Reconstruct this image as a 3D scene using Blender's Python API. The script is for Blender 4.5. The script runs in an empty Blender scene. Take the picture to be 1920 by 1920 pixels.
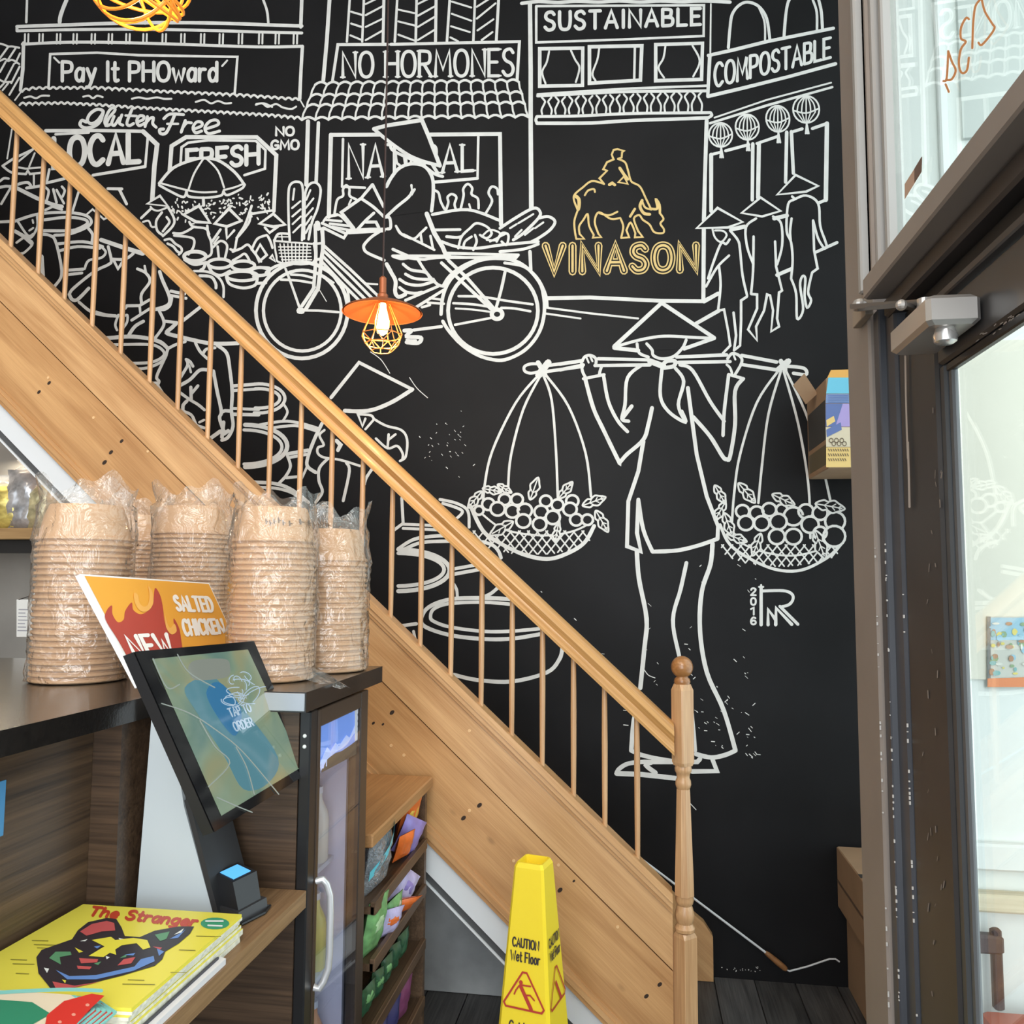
import bpy, math, random
from mathutils import Vector, Matrix
random.seed(7)
S = bpy.context.scene
COL = S.collection
V = Vector

# ------------------------------------------------------------------ camera
FPX = 1540.0                                   # focal length in pixels of the 1920 frame
CAMPOS = V((0.0, -3.75, 1.69))
YAW, PITCH, ROLL = math.radians(8.5), math.radians(4.64), math.radians(0.33)
FW = V((-math.sin(YAW)*math.cos(PITCH), math.cos(YAW)*math.cos(PITCH), math.sin(PITCH)))
_r = FW.cross(V((0, 0, 1))).normalized(); _u = _r.cross(FW)
RT = _r*math.cos(ROLL)+_u*math.sin(ROLL); UP = _u*math.cos(ROLL)-_r*math.sin(ROLL)
cam = bpy.data.objects.new('camera', bpy.data.cameras.new('camera'))
COL.objects.link(cam)
cam.data.sensor_fit = 'HORIZONTAL'; cam.data.sensor_width = 36.0
cam.data.lens = 36.0*FPX/1920.0
cam.data.clip_start = 0.02
cam.matrix_world = Matrix(((RT.x, UP.x, -FW.x, CAMPOS.x), (RT.y, UP.y, -FW.y, CAMPOS.y), (RT.z, UP.z, -FW.z, CAMPOS.z), (0, 0, 0, 1)))
S.camera = cam

# ------------------------------------------------------------------ world, lights, exposure
S.view_settings.view_transform = 'Standard'
S.view_settings.look = 'None'
S.view_settings.gamma = 1.0
S.view_settings.use_curve_mapping = False
S.view_settings.exposure = 0.32
w = bpy.data.worlds.new('World'); S.world = w; w.use_nodes = True
bg = w.node_tree.nodes['Background']
bg.inputs[0].default_value = (0.86, 0.94, 1.0, 1)
bg.inputs[1].default_value = 1.75

def area(name, loc, aim, sx, sy, power, col):
    l = bpy.data.lights.new(name, 'AREA'); l.shape = 'RECTANGLE'; l.size = sx; l.size_y = sy
    l.energy = power; l.color = col
    o = bpy.data.objects.new(name, l); COL.objects.link(o); o.location = loc
    o.rotation_euler = (V(aim)-V(loc)).to_track_quat('-Z', 'Y').to_euler()
    return o
area('ceiling_fill_light', (-1.6, -3.6, 4.9), (-1.6, -2.6, 0), 3.4, 1.6, 62, (1.0, 0.86, 0.70))  # warm fill added under the unseen ceiling to brighten the room
area('ceiling_fill_light', (0.1, -5.6, 4.9), (-0.2, -2.0, 0.6), 2.2, 2.0, 120, (1.0, 0.95, 0.88))  # second overhead fill, added behind the camera to brighten the room
area('daylight_fill_light', (0.33, -5.3, 1.75), (-0.35, -0.6, 0.75), 2.2, 2.4, 62, (0.93, 0.97, 1.0))  # added fill behind the camera, emulates window daylight on the lower stairs
area('kitchen_fill_light', (-2.7, -0.42, 2.25), (-2.7, -0.42, 0), 0.8, 0.12, 9, (1.0, 0.84, 0.62))  # warm fill added to brighten the kitchen under the stairs

# ------------------------------------------------------------------ helpers: picture -> place
def ray(px, py): return FW+RT*((px-960)/FPX)+UP*((960-py)/FPX)
def on(px, py, P0, n):
    d = ray(px, py); n = V(n); t = (V(P0)-CAMPOS).dot(n)/d.dot(n)
    return CAMPOS+d*t
def atd(px, py, d): return on(px, py, (0, d-3.75, 0), (0, 1, 0))     # on the upright plane d metres in front of the camera
def atx(px, py, x): return on(px, py, (x, 0, 0), (1, 0, 0))
def atz(px, py, z): return on(px, py, (0, 0, z), (0, 0, 1))
def Y(d): return d-3.75

# ------------------------------------------------------------------ materials
MATS = {}
def mat(name, col, rough=0.55, metal=0.0, spec=0.5, emit=None, estr=0.0, bump=0.0, bscale=60, var=0.0, vscale=6.0, coat=0.0):
    if name in MATS: return MATS[name]
    m = bpy.data.materials.new(name); m.use_nodes = True; nt = m.node_tree; b = nt.nodes['Principled BSDF']
    b.inputs['Base Color'].default_value = (*col, 1); b.inputs['Roughness'].default_value = rough
    b.inputs['Metallic'].default_value = metal; b.inputs['Specular IOR Level'].default_value = spec
    if coat: b.inputs['Coat Weight'].default_value = coat; b.inputs['Coat Roughness'].default_value = 0.08
    if emit: b.inputs['Emission Color'].default_value = (*emit, 1); b.inputs['Emission Strength'].default_value = estr
    tc = nt.nodes.new('ShaderNodeTexCoord')
    if var:
        n = nt.nodes.new('ShaderNodeTexNoise'); n.inputs['Scale'].default_value = vscale; n.inputs['Detail'].default_value = 5
        nt.links.new(tc.outputs['Object'], n.inputs['Vector'])
        r = nt.nodes.new('ShaderNodeValToRGB')
        r.color_ramp.elements[0].position = 0.3; r.color_ramp.elements[1].position = 0.7
        r.color_ramp.elements[0].color = (*[c*(1-var) for c in col], 1)
        r.color_ramp.elements[1].color = (*[min(1, c*(1+var)) for c in col], 1)
        nt.links.new(n.outputs['Fac'], r.inputs['Fac']); nt.links.new(r.outputs['Color'], b.inputs['Base Color'])
    if bump:
        n = nt.nodes.new('ShaderNodeTexNoise'); n.inputs['Scale'].default_value = bscale; n.inputs['Detail'].default_value = 4
        nt.links.new(tc.outputs['Object'], n.inputs['Vector'])
        bp = nt.nodes.new('ShaderNodeBump'); bp.inputs['Strength'].default_value = bump; bp.inputs['Distance'].default_value = 0.01
        nt.links.new(n.outputs['Fac'], bp.inputs['Height']); nt.links.new(bp.outputs['Normal'], b.inputs['Normal'])
    MATS[name] = m; return m

def wood(name, dark, light, roty=0.0, rotz=0.0, stretch=(1.2, 14, 14), rough=0.45, rings=0.5, knots=False, coat=0.0, scale=1.0):
    """grain runs along local X after turning the coordinates by roty / rotz"""
    if name in MATS: return MATS[name]
    m = bpy.data.materials.new(name); m.use_nodes = True; nt = m.node_tree; b = nt.nodes['Principled BSDF']
    N, L = nt.nodes, nt.links
    b.inputs['Roughness'].default_value = rough
    if coat: b.inputs['Coat Weight'].default_value = coat; b.inputs['Coat Roughness'].default_value = 0.15
    tc = N.new('ShaderNodeTexCoord')
    m0 = N.new('ShaderNodeMapping'); m0.inputs['Rotation'].default_value = (0, roty, rotz)
    L.new(tc.outputs['Object'], m0.inputs['Vector'])
    m1 = N.new('ShaderNodeMapping'); m1.inputs['Scale'].default_value = [s*scale for s in stretch]
    L.new(m0.outputs['Vector'], m1.inputs['Vector'])
    n1 = N.new('ShaderNodeTexNoise'); n1.inputs['Scale'].default_value = 2.2; n1.inputs['Detail'].default_value = 6; n1.inputs['Distortion'].default_value = 0.6
    L.new(m1.outputs['Vector'], n1.inputs['Vector'])
    m2 = N.new('ShaderNodeMapping'); m2.inputs['Scale'].default_value = (2.5*scale, 90*scale, 90*scale)
    L.new(m0.outputs['Vector'], m2.inputs['Vector'])
    n2 = N.new('ShaderNodeTexNoise'); n2.inputs['Scale'].default_value = 2.0; n2.inputs['Detail'].default_value = 3
    L.new(m2.outputs['Vector'], n2.inputs['Vector'])
    mx = N.new('ShaderNodeMix'); mx.data_type = 'FLOAT'; mx.inputs[0].default_value = rings
    L.new(n1.outputs['Fac'], mx.inputs[2]); L.new(n2.outputs['Fac'], mx.inputs[3])
    r = N.new('ShaderNodeValToRGB'); r.color_ramp.elements[0].position = 0.32; r.color_ramp.elements[1].position = 0.66
    r.color_ramp.elements[0].color = (*dark, 1); r.color_ramp.elements[1].color = (*light, 1)
    L.new(mx.outputs[0], r.inputs['Fac'])
    out = r.outputs['Color']
    if knots:
        mk = N.new('ShaderNodeMapping'); mk.inputs['Scale'].default_value = (3.2, 5.0, 6.5); L.new(m0.outputs['Vector'], mk.inputs['Vector'])
        vo = N.new('ShaderNodeTexVoronoi'); vo.inputs['Scale'].default_value = 1.3; L.new(mk.outputs['Vector'], vo.inputs['Vector'])
        kr = N.new('ShaderNodeValToRGB'); kr.color_ramp.elements[0].position = 0.03; kr.color_ramp.elements[1].position = 0.10
        kr.color_ramp.elements[0].color = (0.45, 0.45, 0.45, 1); kr.color_ramp.elements[1].color = (0, 0, 0, 1)
        L.new(vo.outputs['Distance'], kr.inputs['Fac'])
        km = N.new('ShaderNodeMix'); km.data_type = 'RGBA'; L.new(kr.outputs['Color'], km.inputs[0])
        L.new(out, km.inputs[6]); km.inputs[7].default_value = (*[c*0.45 for c in dark], 1); out = km.outputs[2]
    L.new(out, b.inputs['Base Color'])
    bp = N.new('ShaderNodeBump'); bp.inputs['Strength'].default_value = 0.12; bp.inputs['Distance'].default_value = 0.004
    L.new(n2.outputs['Fac'], bp.inputs['Height']); L.new(bp.outputs['Normal'], b.inputs['Normal'])
    MATS[name] = m; return m

def clear(name, tint=(1, 1, 1), ior=1.5, haze=0.0, rough=0.0, boost=0.0, hazecol=(1, 1, 1), bump=0.0, bscale=30):
    """thin clear sheet: see-through with a Fresnel mirror on top, and a little milky haze"""
    if name in MATS: return MATS[name]
    m = bpy.data.materials.new(name); m.use_nodes = True; nt = m.node_tree; N, L = nt.nodes, nt.links
    N.remove(N['Principled BSDF']); out = N['Material Output']
    t = N.new('ShaderNodeBsdfTransparent'); t.inputs[0].default_value = (*tint, 1)
    g = N.new('ShaderNodeBsdfAnisotropic'); g.inputs['Roughness'].default_value = rough
    f = N.new('ShaderNodeFresnel'); ge = N.new('ShaderNodeNewGeometry')
    ms = N.new('ShaderNodeMix'); ms.data_type = 'FLOAT'; ms.inputs[2].default_value = ior; ms.inputs[3].default_value = 1.0/ior   # a thin sheet mirrors alike from both sides
    L.new(ge.outputs['Backfacing'], ms.inputs[0]); L.new(ms.outputs[0], f.inputs['IOR'])
    mx = N.new('ShaderNodeMixShader')
    a = N.new('ShaderNodeMath'); a.operation = 'ADD'; a.inputs[1].default_value = boost; a.use_clamp = True
    L.new(f.outputs[0], a.inputs[0]); L.new(a.outputs[0], mx.inputs[0])
    base = t
    if haze:
        d = N.new('ShaderNodeBsdfDiffuse'); d.inputs[0].default_value = (*hazecol, 1)
        hm = N.new('ShaderNodeMixShader'); hm.inputs[0].default_value = haze
        L.new(t.outputs[0], hm.inputs[1]); L.new(d.outputs[0], hm.inputs[2]); base = hm
    if bump:
        tc = N.new('ShaderNodeTexCoord')
        n = N.new('ShaderNodeTexNoise'); n.inputs['Scale'].default_value = bscale; n.inputs['Detail'].default_value = 3; n.inputs['Distortion'].default_value = 1.2
        L.new(tc.outputs['Object'], n.inputs['Vector'])
        bp = N.new('ShaderNodeBump'); bp.inputs['Strength'].default_value = bump; bp.inputs['Distance'].default_value = 0.02
        L.new(n.outputs['Fac'], bp.inputs['Height']); L.new(bp.outputs['Normal'], g.inputs['Normal']); L.new(bp.outputs['Normal'], f.inputs['Normal'])
    L.new(base.outputs[0], mx.inputs[1]); L.new(g.outputs[0], mx.inputs[2]); L.new(mx.outputs[0], out.inputs[0])
    MATS[name] = m; return m

# ------------------------------------------------------------------ mesh builder
ORG = {}
def org(o): return ORG.get(o.name, V((0, 0, 0)))
class MB:
    def __init__(s): s.v = []; s.f = []
    def add(s, vs, fs):
        b = len(s.v); s.v += [V(p) for p in vs]; s.f += [[b+i for i in f] for f in fs]; return s
    def box(s, a, b, bev=0.0):
        x0, x1 = sorted((a[0], b[0])); y0, y1 = sorted((a[1], b[1])); z0, z1 = sorted((a[2], b[2]))
        if bev <= 0:
            return s.add([(x0, y0, z0), (x1, y0, z0), (x1, y1, z0), (x0, y1, z0), (x0, y0, z1), (x1, y0, z1), (x1, y1, z1), (x0, y1, z1)],
                         [[0, 3, 2, 1], [4, 5, 6, 7], [0, 1, 5, 4], [1, 2, 6, 5], [2, 3, 7, 6], [3, 0, 4, 7]])
        e = min(bev, (x1-x0)/2.1, (y1-y0)/2.1, (z1-z0)/2.1)
        rings = []
        for z, i in ((z0, e), (z0+e, 0), (z1-e, 0), (z1, e)):
            X0, X1, Y0, Y1 = x0+i, x1-i, y0+i, y1-i; c = e*0.999
            rings.append([(X0+c, Y0, z), (X1-c, Y0, z), (X1, Y0+c, z), (X1, Y1-c, z), (X1-c, Y1, z), (X0+c, Y1, z), (X0, Y1-c, z), (X0, Y0+c, z)])
        return s.loft(rings, True)
    def loft(s, rings, cap=True, closed=False):
        n = len(rings[0]); vs = [p for r in rings for p in r]; fs = []
        m = len(rings)
        for i in range(m if closed else m-1):
            j = (i+1) % m
            for k in range(n):
                q = (k+1) % n; fs.append([i*n+k, i*n+q, j*n+q, j*n+k])
        if cap and not closed: fs += [list(range(n))[::-1], [(m-1)*n+k for k in range(n)]]
        return s.add(vs, fs)
    def prism(s, pts, vec):
        v = V(vec); p = [V(q) for q in pts]; return s.loft([p, [q+v for q in p]], True)
    def hexa(s, p):                                     # 8 corners: bottom ring, top ring
        return s.add(p, [[0, 3, 2, 1], [4, 5, 6, 7], [0, 1, 5, 4], [1, 2, 6, 5], [2, 3, 7, 6], [3, 0, 4, 7]])
    def lathe(s, c, prof, n=24, cap=True, sq=None):
        c = V(c); rings = []
        for r, z in prof:
            ring = []
            for k in range(n):
                a = 2*math.pi*k/n
                ring.append((c.x+r*math.cos(a), c.y+r*math.sin(a), c.z+z))
            rings.append(ring)
        return s.loft(rings, cap)
    def tube(s, pts, r, n=8, closed=False, cap=True):
        P = [V(p) for p in pts]; rings = []; m = len(P)
        ref = None
        for i, p in enumerate(P):
            if closed: t = P[(i+1) % m]-P[i-1]
            else: t = P[min(i+1, m-1)]-P[max(i-1, 0)]
            t.normalize()
            if ref is None:
                ref = V((0, 0, 1)) if abs(t.z) < 0.9 else V((1, 0, 0))
            a = t.cross(ref).normalized(); b = a.cross(t).normalized(); ref = b
            rr = r[i] if isinstance(r, (list, tuple)) else r
            rings.append([p+a*(rr*math.cos(2*math.pi*k/n))+b*(rr*math.sin(2*math.pi*k/n)) for k in range(n)])
        return s.loft(rings, cap and not closed, closed)
    def ball(s, c, rx, ry=None, rz=None, n=16, m=10):
        ry = ry or rx; rz = rz or rx; c = V(c); rings = []
        for i in range(1, m):
            t = math.pi*i/m
            rings.append([(c.x+rx*math.sin(t)*math.cos(2*math.pi*k/n), c.y+ry*math.sin(t)*math.sin(2*math.pi*k/n), c.z-rz*math.cos(t)) for k in range(n)])
        b = len(s.v); s.loft(rings, False)
        s.v += [c-V((0, 0, rz)), c+V((0, 0, rz))]; e = len(s.v)
        for k in range(n):
            q = (k+1) % n
            s.f.append([b+q, b+k, e-2]); s.f.append([b+(m-2)*n+k, b+(m-2)*n+q, e-1])
        return s
    def sheet(s, rows):                                  # rows of points -> quads
        n = len(rows[0]); vs = [p for r in rows for p in r]; fs = []
        for i in range(len(rows)-1):
            for k in range(n-1): fs.append([i*n+k, i*n+k+1, (i+1)*n+k+1, (i+1)*n+k])
        return s.add(vs, fs)
    def build(s, name, m, parent=None, smooth=False, origin=None, autos=True):
        if parent is not None: o0 = org(parent)
        elif origin is not None: o0 = V(origin)
        else:
            xs = [p.x for p in s.v]; ys = [p.y for p in s.v]; zs = [p.z for p in s.v]
            o0 = V(((min(xs)+max(xs))/2, (min(ys)+max(ys))/2, min(zs)))
        me = bpy.data.meshes.new(name); me.from_pydata([p-o0 for p in s.v], [], s.f); me.update()
        if smooth:
            for p in me.polygons: p.use_smooth = True
            if autos:
                try: me.set_sharp_from_angle(angle=math.radians(40))
                except Exception: pass
        me.materials.append(m)
        o = bpy.data.objects.new(name, me); COL.objects.link(o)
        if parent is not None: o.parent = parent
        else: o.location = o0
        ORG[o.name] = o0
        return o
def fixn(o):
    import bmesh
    bm = bmesh.new(); bm.from_mesh(o.data); bmesh.ops.recalc_face_normals(bm, faces=bm.faces); bm.to_mesh(o.data); bm.free(); return o
def tag(o, label, cat, group=None, kind=None):
    if label: o['label'] = label
    if cat: o['category'] = cat
    if group: o['group'] = group
    if kind: o['kind'] = kind
    return o
def thing(name, loc, label, cat, group=None, kind=None):
    o = bpy.data.objects.new(name, None); COL.objects.link(o); o.location = loc; o.empty_display_size = 0.05
    ORG[o.name] = V(loc); return tag(o, label, cat, group, kind)
def struct(o, label, cat=None):
    o['kind'] = 'structure'; o['label'] = label; o['category'] = cat or 'structure'; return o
def copy_tree(o, loc, label=None, group=None):
    c = o.copy(); COL.objects.link(c); c.location = loc; ORG[c.name] = V(loc)
    if label: c['label'] = label
    if group: c['group'] = group
    for ch in o.children:
        d = ch.copy(); COL.objects.link(d); d.parent = c; ORG[d.name] = V(loc)
    return c

# ------------------------------------------------------------------ flat art (paint, print): ribbons and patches
def catmull(P, closed=False, n=5):
    m = len(P); out = []
    if m < 3: return P
    rng = range(m if closed else m-1)
    for i in rng:
        if closed: a, b, c, d = P[i-1], P[i], P[(i+1) % m], P[(i+2) % m]
        else: a, b, c, d = P[max(i-1, 0)], P[i], P[i+1], P[min(i+2, m-1)]
        for k in range(n):
            t = k/n; t2 = t*t; t3 = t2*t
            out.append(tuple(0.5*((2*b[j])+(-a[j]+c[j])*t+(2*a[j]-5*b[j]+4*c[j]-d[j])*t2+(-a[j]+3*b[j]-3*c[j]+d[j])*t3) for j in (0, 1)))
    if not closed: out.append(P[-1])
    return out
class Art:
    """collects ribbons / patches drawn in 2-D and lays them on a surface by the given map"""
    def __init__(s, fn, lift): s.fn = fn; s.lift = V(lift); s.L = {}
    def mb(s, key): return s.L.setdefault(key, MB())
    def ribbon(s, P, w, key, layer=0, smooth=False, closed=False, jit=0.0):
        P = [tuple(p) for p in P]
        P = [p for i, p in enumerate(P) if i == 0 or (abs(p[0]-P[i-1][0])+abs(p[1]-P[i-1][1])) > 1e-9]
        if len(P) < 2: return
        if smooth and len(P) > 3 and P[0] == P[-1]: closed = True; P = P[:-1]
        if smooth: P = catmull(P, closed)
        m = len(P); h = w/2; Lf = []; Rt = []
        for i in range(m):
            if closed: a, b, c = P[i-1], P[i], P[(i+1) % m]
            else: a, b, c = P[max(i-1, 0)], P[i], P[min(i+1, m-1)]
            d1 = (b[0]-a[0], b[1]-a[1]); d2 = (c[0]-b[0], c[1]-b[1])
            l1 = math.hypot(*d1); l2 = math.hypot(*d2)
            if l1 < 1e-9: d1, l1 = d2, l2
            if l2 < 1e-9: d2, l2 = d1, l1
            d1 = (d1[0]/l1, d1[1]/l1); d2 = (d2[0]/l2, d2[1]/l2)
            n1 = (-d1[1], d1[0]); n2 = (-d2[1], d2[0])
            nx, ny = n1[0]+n2[0], n1[1]+n2[1]; ln = math.hypot(nx, ny)
            if ln < 0.3: nx, ny, k = n1[0], n1[1], 1.0
            else:
                nx /= ln; ny /= ln; k = min(1.55, 1/max(0.4, nx*n1[0]+ny*n1[1]))
            hh = h*k*(1+jit*random.uniform(-1, 1))
            Lf.append((b[0]+nx*hh, b[1]+ny*hh)); Rt.append((b[0]-nx*hh, b[1]-ny*hh))
        pts = []; fs = []
        for a, b in zip(Lf, Rt): pts += [a, b]
        for i in range(m-1 if not closed else m):
            j = (i+1) % m; fs.append([2*i, 2*i+1, 2*j+1, 2*j])
        if not closed:
            for e, o in ((0, 1), (m-1, m-2)):
                c = P[e]; ang = math.atan2(P[e][1]-P[o][1], P[e][0]-P[o][0]); b0 = len(pts)
                arc = [(c[0]+h*math.cos(ang+t), c[1]+h*math.sin(ang+t)) for t in (-math.pi/2, -math.pi/4, 0, math.pi/4, math.pi/2)]
                pts += arc; fs.append(list(range(b0, b0+5)))
        s.put(pts, fs, key, layer)
    n = 0
    def put(s, pts, fs, key, layer):
        s.n = (s.n+1) % 37; k = layer+1+s.n*0.018        # paint strokes lie a hair over one another
        s.mb(key).add([s.fn(*p)+s.lift*(k+min(0.28, i*0.004)) for i, p in enumerate(pts)], fs)
    def poly(s, P, key, layer=0, smooth=False):
        if smooth: P = catmull(P, True)
        s.n = (s.n+1) % 37; s.mb(key).add([s.fn(*p)+s.lift*(layer+1+s.n*0.018) for p in P], [list(range(len(P)))])
    def ell(s, c, r, w, key, layer=0, a0=0, a1=360, n=28, tilt=0):
        t = math.radians(tilt); P = []
        k = max(6, int(n*abs(a1-a0)/360))
        full = abs(a1-a0) >= 359.9
        for i in range(k if full else k+1):
            a = math.radians(a0+(a1-a0)*i/k); x, y = r[0]*math.cos(a), r[1]*math.sin(a)
            P.append((c[0]+x*math.cos(t)-y*math.sin(t), c[1]+x*math.sin(t)+y*math.cos(t)))
        s.ribbon(P, w, key, layer, closed=full)
    def disc(s, c, r, key, layer=0, n=14):
        r = r if isinstance(r, tuple) else (r, r)
        s.poly([(c[0]+r[0]*math.cos(2*math.pi*k/n), c[1]+r[1]*math.sin(2*math.pi*k/n)) for k in range(n)], key, layer)
    def text(s, txt, quad, w, key, layer=0, serif=False, gap=2.2):
        tl, tr, br, bl = quad; x = 0; items = []
        for ch in txt:
            if ch == ' ': x += 4.5; continue
            gw, st = GLYPH[ch]; items.append((x, gw, st)); x += gw+gap
        tot = x-gap
        def mp(u, v):
            u /= tot; v = 1-v/10.0
            top = (tl[0]+(tr[0]-tl[0])*u, tl[1]+(tr[1]-tl[1])*u); bot = (bl[0]+(br[0]-bl[0])*u, bl[1]+(br[1]-bl[1])*u)
            return (top[0]+(bot[0]-top[0])*v, top[1]+(bot[1]-top[1])*v)
        for x0, gw, st in items:
            for sk in st:
                sm = sk[0] == '~'; P = [tuple(float(q) for q in t.split(',')) for t in sk.lstrip('~').split()]
                s.ribbon([mp(x0+a, b) for a, b in P], w, key, layer, smooth=sm)
                if serif:
                    for a, b in (P[0], P[-1]):
                        if b in (0.0, 10.0): s.ribbon([mp(x0+a-1.1, b), mp(x0+a+1.1, b)], w*0.55, key, layer)
    def build(s, names, mats, parent, stuff=()):
        out = {}
        for k, mb in s.L.items():
            out[k] = mb.build(names[k], mats[k], parent)
            if k in stuff: out[k]['kind'] = 'stuff'
        return out
ORD = ['topmost', 'second', 'third', 'fourth', 'fifth', 'sixth', 'seventh', 'eighth', 'ninth', 'tenth', 'eleventh', 'twelfth', 'thirteenth', 'fourteenth', 'fifteenth', 'sixteenth', 'seventeenth', 'eighteenth', 'nineteenth',
       'twentieth', 'twenty-first', 'twenty-second', 'twenty-third', 'twenty-fourth', 'twenty-fifth', 'twenty-sixth', 'twenty-seventh', 'twenty-eighth']
GLYPH = {
 'A': (7, ['0,0 3.5,10 7,0', '1.4,3.4 5.6,3.4']), 'B': (6, ['0,0 0,10', '~0,10 4.5,9.6 5,7.5 4,5.6 0,5.3', '~0,5.3 5,4.8 6,2.6 4.8,0.3 0,0']),
 'C': (6.4, ['~6.2,8.4 4.6,9.9 2.2,9.6 0.4,7 0.2,4 1.5,0.9 3.6,0 6.2,1.5']), 'D': (6.4, ['0,0 0,10', '~0,10 3.8,9.6 6.2,6.8 6.2,3.4 3.8,0.4 0,0']),
 'E': (5.2, ['5.2,10 0,10 0,0 5.2,0', '0,5.2 4.3,5.2']), 'F': (5.2, ['5.2,10 0,10 0,0', '0,5.2 4.3,5.2']),
 'G': (6.6, ['~6.2,8.4 4.6,9.9 2.2,9.6 0.4,7 0.2,4 1.5,0.9 3.6,0 6.3,1.5 6.4,4.2', '6.5,4.4 3.8,4.4']),
 'H': (6.4, ['0,0 0,10', '6.4,0 6.4,10', '0,5.2 6.4,5.2']), 'I': (1.2, ['0.6,0 0.6,10']), 'K': (6, ['0,0 0,10', '5.8,10 0.2,4.6', '2,6.2 6,0']),
 'L': (5, ['0,10 0,0 5,0']), 'M': (8, ['0,0 0.6,10 4,2.6 7.4,10 8,0']), 'N': (6.6, ['0,0 0,10 6.6,0 6.6,10']),
 'O': (7, ['~3.5,10 1,8.8 0,5 1,1.2 3.5,0 6,1.2 7,5 6,8.8 3.5,10']), 'P': (5.8, ['0,0 0,10', '~0,10 4.6,9.6 5.7,7.4 4.6,5 0,4.6']),
 'R': (6.2, ['0,0 0,10', '~0,10 4.6,9.6 5.6,7.5 4.6,5.2 0,4.8', '2.4,4.8 6.2,0']), 'S': (5.6, ['~5.3,8.6 3.8,10 1.2,9.4 0.4,7.4 1.6,5.7 4.2,4.6 5.4,2.6 4.4,0.5 1.8,0.1 0,1.7']),
 'T': (6.2, ['0,10 6.2,10', '3.1,10 3.1,0']), 'U': (6.2, ['~0,10 0,4 0.9,0.8 3.1,0 5.3,0.8 6.2,4 6.2,10']), 'V': (7, ['0,10 3.5,0 7,10']),
 'W': (9, ['0,10 2.3,0 4.5,7 6.7,0 9,10']), '2': (5, ['~0.2,7.6 1,9.6 3,10 4.7,8.6 4.4,6.4 2.4,3.4 0,0', '0,0 5,0']), '0': (5.4, ['~2.7,10 0.6,8.6 0,5 0.6,1.4 2.7,0 4.8,1.4 5.4,5 4.8,8.6 2.7,10']),
 '1': (2.4, ['0,8 1.4,10 1.4,0']), '6': (5.2, ['~4.8,8.8 2.8,10 0.8,7.8 0,4 0.8,0.9 2.7,0 4.8,1 5.1,3.4 3.8,5.4 1.6,5.2 0.2,3.2']),
 'a': (4.6, ['~4.3,5.6 2.2,6.6 0.3,4.6 0.3,1.6 1.8,0 3.6,1 4.4,3.4', '4.5,6.4 4.3,0']), 'y': (4.8, ['0,6.4 2.5,0.6', '~4.8,6.4 2.6,0.2 1.2,-2.8 -0.4,-3.2']),
 't': (3.4, ['~1.5,9.6 1.4,1.4 2.2,0 3.4,0.4', '0,6.4 3.4,6.4']), 'w': (6.6, ['0,6.4 1.6,0 3.3,5 5,0 6.6,6.4']), 'r': (3.4, ['0,6.4 0,0', '~0,3.8 1,6 3.4,6.2']),
 'd': (4.8, ['4.7,10 4.6,0', '~4.5,5 2.6,6.6 0.6,5.2 0.2,2.4 1.4,0.1 3.4,0.4 4.5,2.6']), 'e': (4.6, ['~0.3,3.4 4.4,3.6 3.9,5.9 2,6.5 0.3,4.2 0.6,1 2.4,0 4.5,1.2']),
 'l': (1.2, ['0.6,10 0.6,0']), 'o': (4.8, ['~2.4,6.5 0.5,5.2 0.2,2.6 1.2,0.2 2.6,0 4.3,1.2 4.6,3.8 3.6,6 2.4,6.5']), 'u': (4.6, ['~0.2,6.4 0.2,2 1.2,0.1 3,0.4 4.3,2.6', '4.4,6.4 4.5,0']),
 'i': (1, ['0.5,6.4 0.5,0', '0.5,8.8 0.5,9.2']), 'h': (4.6, ['0,10 0,0', '~0,4 1.4,6.3 3.6,6.1 4.3,4 4.4,0']), 'n': (4.6, ['0,6.4 0,0', '~0,4 1.4,6.3 3.6,6.1 4.3,4 4.4,0']),
 'g': (4.8, ['~4.5,5 2.6,6.6 0.6,5.2 0.2,2.8 1.4,0.6 3.4,0.8 4.5,2.6', '~4.6,6.4 4.5,-1.4 3,-3.2 0.4,-2.6']),
}
# ------------------------------------------------------------------ the setting
M_BLACKW = mat('wall_black_paint', (0.0112, 0.0110, 0.0122), rough=0.50, spec=0.14, var=0.22, vscale=2.2, bump=0.05, bscale=9)
M_GREYW = mat('grey_plaster', (0.38, 0.40, 0.41), rough=0.7, var=0.25, vscale=5, bump=0.1, bscale=25)
M_WHITE = mat('white_paint', (0.70, 0.72, 0.74), rough=0.5)
M_CEIL = mat('ceiling_paint', (0.55, 0.53, 0.50), rough=0.8)
wall_back = MB().box((-4.3, 0, -0.02), (1.35, 0.15, 5.05)).build('wall_back', M_BLACKW, origin=(0, 0, 0))
struct(wall_back, 'black painted wall with a white line mural of a market street', 'wall')
ceiling = struct(MB().box((-4.3, -7.0, 5.0), (1.35, 0.15, 5.1)).build('ceiling', M_CEIL), 'plain pale ceiling high above the staircase', 'ceiling')
wl = struct(MB().box((-4.4, -7.0, -0.02), (-4.3, 0.15, 5.05)).build('wall_left', mat('left_wall_paint', (0.35, 0.30, 0.25), rough=0.8)), 'plain wall behind the kitchen on the left', 'wall')

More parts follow.
